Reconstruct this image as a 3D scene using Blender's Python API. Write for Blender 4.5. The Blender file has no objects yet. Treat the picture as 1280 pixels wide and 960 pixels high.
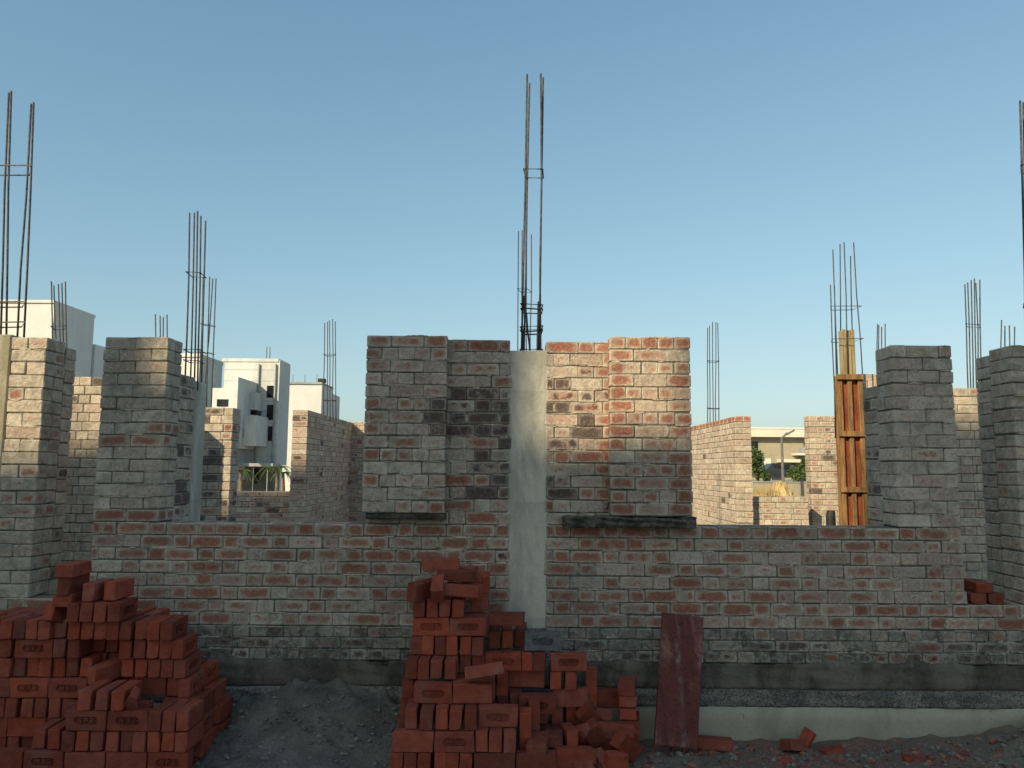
import bpy, bmesh, math, random
from mathutils import Vector, Matrix
R = math.radians
C = bpy.context.scene.collection
sc = bpy.context.scene
# ------------------------------------------------------------------ camera
H = 1.72; TILT = R(6.3); ROLL = R(0.42); F = 967.0
ct, st, cr, sr = math.cos(TILT), math.sin(TILT), math.cos(ROLL), math.sin(ROLL)
fw = Vector((0, ct, st)); up0 = Vector((0, -st, ct)); rt0 = Vector((1, 0, 0))
rt = rt0*cr + up0*sr; up = up0*cr - rt0*sr
cam = bpy.data.cameras.new('camera'); co = bpy.data.objects.new('camera', cam); C.objects.link(co)
cam.sensor_width = 36; cam.lens = F/1280*36; cam.clip_end = 3000; cam.clip_start = 0.05
M = Matrix((rt, up, -fw)).transposed().to_4x4(); M.translation = (0, 0, H); co.matrix_world = M
sc.camera = co
# ------------------------------------------------------------------ world, sun
SUN_AZ, SUN_EL = 40, 28          # degrees to the left of straight behind the camera, and up
w = bpy.data.worlds.new('World'); sc.world = w; w.use_nodes = True
nt = w.node_tree; bgd = nt.nodes['Background']
sky = nt.nodes.new('ShaderNodeTexSky'); sky.sky_type = 'NISHITA'; sky.sun_disc = False
sky.sun_elevation = R(SUN_EL)
sdir = Vector((-math.sin(R(SUN_AZ))*math.cos(R(SUN_EL)), -math.cos(R(SUN_AZ))*math.cos(R(SUN_EL)), math.sin(R(SUN_EL))))
sky.sun_rotation = math.atan2(sdir.x, sdir.y)
sky.altitude = 0; sky.air_density = 1.0; sky.dust_density = 1.6; sky.ozone_density = 0.7
tint = nt.nodes.new('ShaderNodeMix'); tint.data_type = 'RGBA'; tint.blend_type = 'MULTIPLY'; tint.inputs[0].default_value = 1
tint.inputs[7].default_value = (.78, 1.05, 1.08, 1)
nt.links.new(sky.outputs[0], tint.inputs[6]); 
# hazy air: the brightest part of the sky near the horizon levels off
va = nt.nodes.new('ShaderNodeVectorMath'); va.operation = 'SCALE'; va.inputs[3].default_value = 1/6.5
vb_ = nt.nodes.new('ShaderNodeVectorMath'); vb_.operation = 'ADD'; vb_.inputs[1].default_value = (1, 1, 1)
vd = nt.nodes.new('ShaderNodeVectorMath'); vd.operation = 'DIVIDE'
ve = nt.nodes.new('ShaderNodeVectorMath'); ve.operation = 'SCALE'; ve.inputs[3].default_value = 1.16
nt.links.new(tint.outputs[2], va.inputs[0]); nt.links.new(va.outputs[0], vb_.inputs[0])
nt.links.new(tint.outputs[2], vd.inputs[0]); nt.links.new(vb_.outputs[0], vd.inputs[1])
nt.links.new(vd.outputs[0], ve.inputs[0]); nt.links.new(ve.outputs[0], bgd.inputs[0]); bgd.inputs[1].default_value = 0.125
sl = bpy.data.lights.new('sun', 'SUN'); so = bpy.data.objects.new('sun', sl); C.objects.link(so)
sl.energy = 3.9; sl.angle = R(0.53); sl.color = (1.0, 0.84, 0.55)
so.rotation_euler = (-sdir).to_track_quat('-Z', 'Y').to_euler(); so.location = (-10, -10, 20)
sc.view_settings.view_transform = 'Standard'; sc.view_settings.look = 'None'
sc.view_settings.exposure = 0.75; sc.view_settings.gamma = 1
sc.view_settings.use_curve_mapping = False
sc.cycles.max_bounces = 5; sc.cycles.diffuse_bounces = 3

# ------------------------------------------------------------------ helpers
def ray(px, py):
    return fw + rt*((px-640)/F) + up*((480-py)/F)
def pt(px, py, y):                       # real point that stands y metres ahead
    d = ray(px, py); k = y/d.y
    return Vector((d.x*k, y, H + d.z*k))
def zat(px, py, y): return pt(px, py, y).z
def xat(px, y, z):                       # x of a point at distance y and height z
    a = (px-640)/F; dz = z-H
    return (a*(y*ct + dz*st) - (y*rt.y + dz*rt.z))/cr
def tag(o, label=None, cat=None, group=None, kind=None):
    if label: o['label'] = label
    if cat: o['category'] = cat
    if group: o['group'] = group
    if kind: o['kind'] = kind
    return o
def empty(name, loc, label=None, cat=None, group=None, rz=0):
    o = bpy.data.objects.new(name, None); C.objects.link(o); o.location = loc
    o.rotation_euler[2] = rz; o.empty_display_size = .2
    return tag(o, label, cat, group)
def place(name, me, mat, parent=None, world=True):
    if mat and not me.materials: me.materials.append(mat)
    o = bpy.data.objects.new(name, me); C.objects.link(o)
    if parent:
        o.parent = parent
        if world:
            pm = Matrix.LocRotScale(parent.location, parent.rotation_euler, parent.scale)
            q = parent
            while q.parent:
                q = q.parent; pm = Matrix.LocRotScale(q.location, q.rotation_euler, q.scale) @ pm
            o.matrix_parent_inverse = pm.inverted()
    return o
class MB:
    def __init__(s): s.v = []; s.f = []
    def box(s, x0, x1, y0, y1, z0, z1, b=0):
        hx, hy, hz = (x1-x0)/2, (y1-y0)/2, (z1-z0)/2
        s.obox(Matrix.Translation(((x0+x1)/2, (y0+y1)/2, (z0+z1)/2)), hx, hy, hz, b)
    def obox(s, m, hx, hy, hz, b=0):
        if b > 0:
            n = len(s.v)
            for v in TV(hx, hy, hz, b): s.v.append(m @ Vector(v))
            for f in TF: s.f.append([n+i for i in f])
            return
        n = len(s.v)
        for x, y, z in ((-1,-1,-1),(1,-1,-1),(1,1,-1),(-1,1,-1),(-1,-1,1),(1,-1,1),(1,1,1),(-1,1,1)):
            s.v.append(m @ Vector((x*hx, y*hy, z*hz)))
        for f in ((3,2,1,0),(4,5,6,7),(0,1,5,4),(1,2,6,5),(2,3,7,6),(3,0,4,7)): s.f.append([n+i for i in f])
    def tube(s, pts, r, n=7, closed=False, caps=True, r1=None):
        pts = [Vector(p) for p in pts]; k = len(pts); base = len(s.v); refs = None
        for i, p in enumerate(pts):
            if closed: t = (pts[(i+1) % k]-pts[i-1]).normalized()
            else: t = (pts[min(i+1, k-1)]-pts[max(i-1, 0)]).normalized()
            a = t.cross(Vector((0, 0, 1)) if abs(t.z) < .9 else Vector((0, 1, 0))).normalized() if refs is None else (refs - t*refs.dot(t)).normalized()
            refs = a; b = t.cross(a); rr = r if r1 is None else r + (r1-r)*i/(k-1)
            for j in range(n):
                q = 2*math.pi*j/n; s.v.append(p + a*math.cos(q)*rr + b*math.sin(q)*rr)
        for i in range(k if closed else k-1):
            for j in range(n):
                i2 = (i+1) % k; s.f.append([base+i*n+j, base+i*n+(j+1) % n, base+i2*n+(j+1) % n, base+i2*n+j])
        if caps and not closed:
            s.f.append([base+j for j in range(n)][::-1]); s.f.append([base+(k-1)*n+j for j in range(n)])
    def mesh(s, name):
        me = bpy.data.meshes.new(name); me.from_pydata([tuple(v) for v in s.v], [], s.f); me.update()
        return me
    def build(s, name, mat, parent=None, smooth=False):
        me = s.mesh(name)
        if smooth: me.polygons.foreach_set('use_smooth', [True]*len(me.polygons))
        return place(name, me, mat, parent)
# bevelled box template: 24 verts (corner, axis)
CS = [(x, y, z) for x in (-1, 1) for y in (-1, 1) for z in (-1, 1)]
def TV(hx, hy, hz, b):
    h = (hx, hy, hz); out = []
    for c in CS:
        for k in range(3): out.append(tuple(c[a]*(h[a] if a == k else h[a]-b) for a in range(3)))
    return out
def _tf():
    idx = {c: i for i, c in enumerate(CS)}; V = [Vector(v) for v in TV(1, 1, 1, .2)]; F_ = []; ax = []
    for k in range(3):
        a, b = [i for i in range(3) if i != k]
        for s in (-1, 1):
            q = []
            for u, v in ((-1,-1),(1,-1),(1,1),(-1,1)):
                c = [0, 0, 0]; c[k] = s; c[a] = u; c[b] = v; q.append(idx[tuple(c)]*3+k)
            F_.append(q); ax.append(k)
    for m in range(3):
        j, k = [i for i in range(3) if i != m]
        for u in (-1, 1):
            for v in (-1, 1):
                c = [0, 0, 0]; c[j] = u; c[k] = v; c[m] = -1; c1 = idx[tuple(c)]; c[m] = 1; c2 = idx[tuple(c)]
                F_.append([c1*3+j, c2*3+j, c2*3+k, c1*3+k]); ax.append(-1)
    for i in range(8): F_.append([i*3, i*3+1, i*3+2]); ax.append(-1)
    for f in F_:
        ce = sum((V[i] for i in f), Vector())/len(f)
        n = (V[f[1]]-V[f[0]]).cross(V[f[2]]-V[f[1]])
        if n.dot(ce) < 0: f.reverse()
    return F_, ax
TF, TFAX = _tf()

# ------------------------------------------------------------------ materials
def newmat(name, rough=.9):
    m = bpy.data.materials.new(name); m.use_nodes = True
    n = m.node_tree.nodes; b = n['Principled BSDF']; b.inputs['Roughness'].default_value = rough
    b.inputs['Specular IOR Level'].default_value = .25
    return m, m.node_tree, b
def nd(t, typ, **kw):
    x = t.nodes.new(typ)
    for k, v in kw.items(): setattr(x, k, v)
    return x
def noise(t, vec, scale, detail=4, rough=.6, dist=0):
    n = nd(t, 'ShaderNodeTexNoise'); n.inputs['Scale'].default_value = scale; n.inputs['Detail'].default_value = detail
    n.inputs['Roughness'].default_value = rough; n.inputs['Distortion'].default_value = dist
    if vec is not None: t.links.new(vec, n.inputs['Vector'])
    mr = nd(t, 'ShaderNodeMapRange'); t.links.new(n.outputs['Fac'], mr.inputs[0]); mr.inputs[1].default_value = .25; mr.inputs[2].default_value = .75
    return mr.outputs[0]
def mix(t, f, a, b, bt='MIX'):
    n = nd(t, 'ShaderNodeMix', data_type='RGBA', blend_type=bt)
    for s, v in ((0, f), (6, a), (7, b)):
        if isinstance(v, (int, float)): n.inputs[s].default_value = v
        elif isinstance(v, tuple): n.inputs[s].default_value = (*v, 1) if len(v) == 3 else v
        else: t.links.new(v, n.inputs[s])
    return n.outputs[2]
def mth(t, op, a, b=0., c=None, clamp=False):
    n = nd(t, 'ShaderNodeMath', operation=op, use_clamp=clamp)
    for i, v in enumerate((a, b, c)):
        if v is None: continue
        if isinstance(v, (int, float)): n.inputs[i].default_value = v
        else: t.links.new(v, n.inputs[i])
    return n.outputs[0]
def ramp(t, f, a, b):
    n = nd(t, 'ShaderNodeMapRange', interpolation_type='SMOOTHSTEP')
    t.links.new(f, n.inputs[0]); n.inputs[1].default_value = a; n.inputs[2].default_value = b
    return n.outputs[0]
def bump(t, b, h, strength=.5, dist=.01):
    n = nd(t, 'ShaderNodeBump'); n.inputs['Strength'].default_value = strength; n.inputs['Distance'].default_value = dist
    t.links.new(h, n.inputs['Height']); t.links.new(n.outputs[0], b.inputs['Normal'])
def objcoord(t):
    return nd(t, 'ShaderNodeNewGeometry').outputs['Position']

def mat_masonry(name='masonry', g0=(.345, .293, .228), g1=(.63, .54, .425)):
    m, t, b = newmat(name)
    P = objcoord(t)
    at = nd(t, 'ShaderNodeAttribute', attribute_name='brick'); sp = nd(t, 'ShaderNodeSeparateColor'); t.links.new(at.outputs['Color'], sp.inputs[0])
    red, dark, tone = sp.outputs
    uv = nd(t, 'ShaderNodeAttribute', attribute_name='face'); su = nd(t, 'ShaderNodeSeparateXYZ'); t.links.new(uv.outputs['Vector'], su.inputs[0])
    def hump(x, k):
        q = mth(t, 'MULTIPLY', x, mth(t, 'SUBTRACT', 1., x)); return mth(t, 'MULTIPLY', q, 4*k, clamp=True)
    eu = hump(su.outputs[0], 1.35); ev = hump(su.outputs[1], 1.05)
    e = mth(t, 'MULTIPLY', eu, ev)
    n1 = noise(t, P, 15, 5, .62, .4); n2 = noise(t, P, 60, 5, .7); n3 = noise(t, P, 1.7, 4, .6); n1 = ramp(t, n1, .15, .85); n2 = ramp(t, n2, .15, .85); n4 = noise(t, P, 260, 2, .6)
    # clay laid bare where the cement wash is thin
    k = mth(t, 'ADD', mth(t, 'MULTIPLY', e, .72), mth(t, 'MULTIPLY', n1, .75))
    k = mth(t, 'ADD', k, mth(t, 'MULTIPLY', n2, .36))
    k = mth(t, 'ADD', k, mth(t, 'MULTIPLY', red, 1.0))
    bare = ramp(t, k, 1.45, 2.0)
    grey = mix(t, n1, g0, g1)
    grey = mix(t, ramp(t, tone, 0, 1), grey, mix(t, n2, (.34, .25, .19), (.56, .45, .35)))
    grey = mix(t, mth(t, 'MULTIPLY', ramp(t, n3, .5, 1.0), .4), grey, (.20, .19, .17))
    grey = mix(t, mth(t, 'MULTIPLY', ramp(t, n2, .62, .95), .5), grey, (.52, .50, .45))
    clay = mix(t, n2, (.17, .043, .028), (.38, .115, .062))
    clay = mix(t, mth(t, 'MULTIPLY', n1, .3), clay, (.33, .22, .17))
    vb = nd(t, 'ShaderNodeMapRange'); t.links.new(mth(t, 'FRACT', mth(t, 'MULTIPLY', tone, 7.13)), vb.inputs[0]); vb.inputs[3].default_value = .88; vb.inputs[4].default_value = 1.13
    wash = mth(t, 'MULTIPLY', mth(t, 'MULTIPLY', red, ramp(t, e, .0, .5)), .38)
    grey = mix(t, wash, grey, clay)
    c = mix(t, mth(t, 'MULTIPLY', bare, .84), grey, clay)
    vs = nd(t, 'ShaderNodeVectorMath', operation='SCALE'); t.links.new(c, vs.inputs[0]); t.links.new(vb.outputs[0], vs.inputs[3]); c = vs.outputs[0]
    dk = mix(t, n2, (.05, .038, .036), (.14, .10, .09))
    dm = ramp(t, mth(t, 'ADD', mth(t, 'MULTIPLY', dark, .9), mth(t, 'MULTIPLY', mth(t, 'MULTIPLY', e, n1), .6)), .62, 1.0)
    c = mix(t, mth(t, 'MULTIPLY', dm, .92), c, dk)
    c = mix(t, mth(t, 'MULTIPLY', ramp(t, mth(t, 'MULTIPLY', n2, n1), .55, .9), .3), c, (.14, .115, .09))
    t.links.new(c, b.inputs['Base Color'])
    h = mth(t, 'ADD', mth(t, 'MULTIPLY', n1, .6), mth(t, 'ADD', mth(t, 'MULTIPLY', n2, .45), mth(t, 'MULTIPLY', n4, .2)))
    h = mth(t, 'SUBTRACT', h, mth(t, 'MULTIPLY', bare, .2))
    bump(t, b, h, .8, .009); return m
def mat_mortar():
    m, t, b = newmat('mortar'); P = objcoord(t)
    n1 = noise(t, P, 30, 6, .7); n2 = noise(t, P, 5, 3)
    t.links.new(mix(t, n1, (.10, .092, .078), (.22, .20, .165)), b.inputs['Base Color'])
    bump(t, b, mth(t, 'ADD', n1, n2), .9, .012); return m
def mat_concrete(name, c0, c1, c2=None, pits=0., streak=True, bs=.5, sc_=4):
    m, t, b = newmat(name); P = objcoord(t)
    mp = nd(t, 'ShaderNodeMapping'); mp.inputs['Scale'].default_value = (1, 1, .35); t.links.new(P, mp.inputs[0])
    n1 = noise(t, mp.outputs[0] if streak else P, sc_, 6, .65, .4); n2 = noise(t, P, 45, 5, .7); n3 = noise(t, P, 200, 2)
    c = mix(t, ramp(t, n1, .3, .7), c0, c1)
    c = mix(t, mth(t, 'MULTIPLY', n2, .35), c, c2 or tuple(x*.55 for x in c0))
    if streak == 'lifts':
        wv = nd(t, 'ShaderNodeTexWave', wave_type='BANDS', bands_direction='Z', wave_profile='SAW'); wv.inputs['Scale'].default_value = .42; wv.inputs['Distortion'].default_value = .6; t.links.new(P, wv.inputs['Vector'])
        lf = ramp(t, wv.outputs['Fac'], .955, 1.)
        c = mix(t, mth(t, 'MULTIPLY', lf, .13), c, (.16, .155, .14)); c = mix(t, mth(t, 'MULTIPLY', ramp(t, wv.outputs['Fac'], .3, 1.), .18), c, (.3, .29, .26))
    if pits >= .8:
        g1 = noise(t, P, 85, 3, .8); c = mix(t, mth(t, 'MULTIPLY', ramp(t, g1, .45, .7), .75), c, (.045, .042, .038)); c = mix(t, mth(t, 'MULTIPLY', ramp(t, g1, .5, .2), .5), c, (.34, .32, .28))
    elif pits:
        v = nd(t, 'ShaderNodeTexVoronoi'); v.inputs['Scale'].default_value = 38; t.links.new(P, v.inputs['Vector'])
        pm = mth(t, 'MULTIPLY', mth(t, 'LESS_THAN', v.outputs['Distance'], mth(t, 'MULTIPLY', ramp(t, noise(t, P, 7, 2), .5, 1.), .2)), ramp(t, n1, .62-pits*.3, .7))
        c = mix(t, pm, c, (.05, .045, .04))
    t.links.new(c, b.inputs['Base Color'])
    bump(t, b, mth(t, 'ADD', mth(t, 'ADD', n2, mth(t, 'MULTIPLY', n3, .4)), n1), bs, .008); return m
def mat_claybrick():
    m, t, b = newmat('fresh_clay_brick', .85)
    tc = nd(t, 'ShaderNodeTexCoord'); oi = nd(t, 'ShaderNodeObjectInfo')
    va = nd(t, 'ShaderNodeVectorMath', operation='ADD'); t.links.new(tc.outputs['Object'], va.inputs[0])
    vm = nd(t, 'ShaderNodeVectorMath', operation='SCALE'); vm.inputs[0].default_value = (17, 9, 5); t.links.new(oi.outputs['Random'], vm.inputs[3])
    t.links.new(vm.outputs[0], va.inputs[1]); P = va.outputs[0]
    n1 = noise(t, P, 14, 5, .65, .5); n2 = noise(t, P, 90, 4, .7); n3 = noise(t, P, 5, 3)
    c = mix(t, n1, (.24, .042, .023), (.45, .094, .045))
    c2 = mix(t, n1, (.19, .044, .03), (.34, .095, .06))
    c = mix(t, oi.outputs['Random'], c, c2)
    c = mix(t, mth(t, 'MULTIPLY', ramp(t, n3, .55, 1.0), .5), c, (.30, .17, .13))
    wn = nd(t, 'ShaderNodeTexWhiteNoise', noise_dimensions='1D'); t.links.new(oi.outputs['Random'], wn.inputs['W'])
    vr = nd(t, 'ShaderNodeMapRange'); t.links.new(wn.outputs['Value'], vr.inputs[0]); vr.inputs[3].default_value = .62; vr.inputs[4].default_value = 1.15
    vs = nd(t, 'ShaderNodeVectorMath', operation='SCALE'); t.links.new(c, vs.inputs[0]); t.links.new(vr.outputs[0], vs.inputs[3]); c = vs.outputs[0]
    c = mix(t, mth(t, 'MULTIPLY', ramp(t, n2, .6, .9), .5), c, (.09, .028, .02))
    t.links.new(c, b.inputs['Base Color'])
    bump(t, b, mth(t, 'ADD', mth(t, 'MULTIPLY', n1, .6), mth(t, 'MULTIPLY', n2, .5)), .55, .006); return m
def mat_plain(name, c0, c1, rough=.8, scale=8, bs=.2, metal=0, sx=(1, 1, 1)):
    m, t, b = newmat(name, rough); P = objcoord(t)
    mp = nd(t, 'ShaderNodeMapping'); mp.inputs['Scale'].default_value = sx; t.links.new(P, mp.inputs[0])
    n1 = noise(t, mp.outputs[0], scale, 5, .6, .3); n2 = noise(t, mp.outputs[0], scale*8, 3, .6)
    t.links.new(mix(t, ramp(t, mth(t, 'ADD', mth(t, 'MULTIPLY', n1, .7), mth(t, 'MULTIPLY', n2, .3)), .3, .7), c0, c1), b.inputs['Base Color'])
    b.inputs['Metallic'].default_value = metal
    if bs: bump(t, b, mth(t, 'ADD', n1, mth(t, 'MULTIPLY', n2, .5)), bs, .01)
    return m
def mat_ground():
    m, t, b = newmat('earth', .95); P = objcoord(t)
    n0 = noise(t, P, .8, 4, .6); n1 = noise(t, P, 6, 6, .7, .5); n2 = noise(t, P, 60, 5, .7)
    c = mix(t, n1, (.14, .12, .092), (.37, .32, .25))
    sx = nd(t, 'ShaderNodeSeparateXYZ'); t.links.new(P, sx.inputs[0])
    # brick dust trodden into the soil right of the middle pile
    rd = mth(t, 'MULTIPLY', ramp(t, sx.outputs[0], .2, 1.2), ramp(t, mth(t, 'ADD', n1, mth(t, 'MULTIPLY', n0, .4)), .5, .8))
    rd = mth(t, 'MULTIPLY', rd, mth(t, 'SUBTRACT', 1., ramp(t, sx.outputs[0], 2.4, 3.3)))
    c = mix(t, mth(t, 'MULTIPLY', rd, .75), c, mix(t, n2, (.20, .07, .05), (.40, .22, .17)))
    c = mix(t, mth(t, 'MULTIPLY', ramp(t, sx.outputs[0], 2.6, 3.3), .4), c, (.24, .19, .12))
    c = mix(t, ramp(t, n2, .6, 1.0), c, (.40, .35, .28))
    c = mix(t, mth(t, 'SUBTRACT', 1., ramp(t, sx.outputs[0], -1.0, -.2)), c, mix(t, n1, (.105, .093, .076), (.31, .275, .225)))
    sy = ramp(t, sx.outputs[1], 16, 22)
    c = mix(t, sy, c, mix(t, n0, (.30, .26, .18), (.40, .36, .27)))
    t.links.new(c, b.inputs['Base Color'])
    bump(t, b, mth(t, 'ADD', n1, mth(t, 'MULTIPLY', n2, .6)), .9, .03); return m
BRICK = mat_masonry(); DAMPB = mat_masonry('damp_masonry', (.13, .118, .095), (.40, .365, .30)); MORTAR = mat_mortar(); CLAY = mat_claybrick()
CONC = mat_concrete('column_concrete', (.39, .365, .305), (.62, .58, .475), (.30, .28, .235), .5, 'lifts', bs=.4)
CONCW = mat_concrete('weathered_concrete', (.25, .22, .155), (.42, .37, .265), (.20, .18, .14), .4)
DARKR = mat_concrete('damp_render', (.06, .052, .042), (.19, .165, .13), (.27, .24, .19), .0, True, 1.0, 3.2)
ROUGH = mat_concrete('rough_screed', (.15, .14, .12), (.32, .29, .24), (.07, .065, .06), .9, False, 1.0, 7)
BEAM = mat_concrete('plinth_beam_concrete', (.31, .28, .205), (.42, .38, .285), (.20, .20, .16), .35, bs=.3, sc_=2.5)
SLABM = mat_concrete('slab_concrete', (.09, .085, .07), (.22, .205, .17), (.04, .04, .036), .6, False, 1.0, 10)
STEEL = mat_plain('rusty_rebar', (.042, .04, .04), (.095, .085, .08), .6, 40, .3, .2)
WHITE = mat_plain('white_paint', (.52, .53, .525), (.58, .59, .58), .8, .35, .0)
WHITE2 = mat_plain('weathered_white_paint', (.44, .45, .44), (.58, .59, .575), .8, .5, .0, sx=(1, 1, .4))
BEIGE = mat_plain('beige_paint', (.28, .25, .185), (.33, .295, .215), .8, .4, 0)
CREAM = mat_plain('cream_paint', (.54, .51, .43), (.60, .57, .48), .8, .5, 0)
GLASS = mat_plain('dark_glass', (.008, .009, .01), (.02, .022, .025), .12, 2, 0)
GREYW = mat_plain('grey_wall_paint', (.24, .25, .25), (.32, .33, .33), .85, .6, 0)
WOOD = mat_plain('yellow_timber', (.13, .07, .03), (.28, .155, .062), .7, 6, .4, sx=(6, 6, .6))
WOODG = mat_plain('grey_timber', (.20, .15, .08), (.34, .27, .15), .8, 6, .5, sx=(8, 8, .5))
PLY = mat_plain('red_shuttering_ply', (.14, .03, .018), (.26, .065, .03), .6, 7, .2, sx=(1, 1, .5))
GREEN = mat_plain('green_leaf', (.035, .065, .02), (.085, .13, .04), .6, 3, 0)
BARK = mat_plain('bark', (.10, .075, .05), (.2, .16, .11), .9, 6, .4)
DRY = mat_plain('dry_grass', (.30, .21, .09), (.42, .32, .16), .9, 3, .3)
ASPH = mat_plain('asphalt', (.045, .045, .047), (.065, .065, .066), .9, 4, .2)
BLACKP = mat_plain('black_plastic', (.015, .015, .016), (.035, .035, .035), .6, 6, .3)
LAMPM = mat_plain('grey_pole_paint', (.10, .10, .10), (.15, .15, .15), .5, 4, 0)
CARP = mat_plain('dark_car_paint', (.02, .024, .03), (.03, .034, .04), .25, 3, 0)
RUST = None
def mat_rustplate():
    m, t, b = newmat('painted_shuttering_plate', .6); P = objcoord(t)
    mp = nd(t, 'ShaderNodeMapping'); mp.inputs['Scale'].default_value = (1, 1, .6); t.links.new(P, mp.inputs[0])
    n1 = noise(t, mp.outputs[0], 9, 6, .7, .6); n2 = noise(t, P, 60, 4, .7); n3 = noise(t, mp.outputs[0], 3.2, 4, .6, 1.0)
    c = mix(t, n1, (.085, .018, .016), (.17, .045, .032))
    c = mix(t, mth(t, 'MULTIPLY', ramp(t, n3, .45, .8), .75), c, (.30, .15, .12))
    c = mix(t, mth(t, 'MULTIPLY', ramp(t, n2, .6, .7), .6), c, (.035, .012, .012))
    t.links.new(c, b.inputs['Base Color']); tc = nd(t, 'ShaderNodeTexCoord'); sg = nd(t, 'ShaderNodeSeparateXYZ'); t.links.new(tc.outputs['Generated'], sg.inputs[0])
    off = mth(t, 'ABSOLUTE', mth(t, 'SUBTRACT', mth(t, 'ADD', sg.outputs[0], mth(t, 'MULTIPLY', n1, .05)), .525))
    line = mth(t, 'MULTIPLY', mth(t, 'SUBTRACT', 1., ramp(t, off, .02, .07)), ramp(t, mth(t, 'ADD', mth(t, 'MULTIPLY', n1, .6), mth(t, 'MULTIPLY', n2, .4)), .3, .62))
    c = mix(t, mth(t, 'MULTIPLY', mth(t, 'MULTIPLY', line, ramp(t, n3, .25, .75)), .75), c, (.38, .34, .32)); t.links.new(c, b.inputs['Base Color'])
    bump(t, b, mth(t, 'ADD', n1, n2), .3, .006); return m
RUST = mat_rustplate()

# ------------------------------------------------------------------ masonry
BL, BH = .215, .1075
CH = .0835
def courses(rng, n, length, bond, i):
    """cells (start, end, is_header) along a course"""
    out = []
    if bond == 'english':
        if i % 2 == 0:
            k = max(1, round(length/BH)); s = length/k
            return [(j*s, (j+1)*s, True) for j in range(k)]
        pat = [(BH*.5 if length > .5 else 0, True)] if False else []
        x = 0; out = []
        first = BH*1.5 if length > .33 else BL
        x = 0; e = first
        while x < length-.03:
            e = min(e, length)
            if length-e < .05: e = length
            out.append((x, e, False)); x = e; e = x+BL
        return out
    if bond == 'flemish':
        off = (i % 2)*(BL+BH)*.5; x = -off; hd = False
        while x < length:
            e = x+(BH if hd else BL)
            a, b_ = max(x, 0), min(e, length)
            if b_-a > .035: out.append([a, b_, hd])
            elif out and b_ >= length-1e-6: out[-1][1] = length
            x = e; hd = not hd
        if out: out[0][0] = 0; out[-1][1] = length
        return [tuple(o) for o in out]
    x = -(i % 2)*BL*.5
    while x < length:
        e = x+BL; a, b_ = max(x, 0), min(e, length)
        if b_-a > .04: out.append([a, b_, False])
        elif out and b_ >= length-1e-6: out[-1][1] = length
        x = e
    if out: out[0][0] = 0; out[-1][1] = length
    return [tuple(o) for o in out]
def deflook(x, y, z, r): return (r.random()*.6, 0, r.random())
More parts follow.
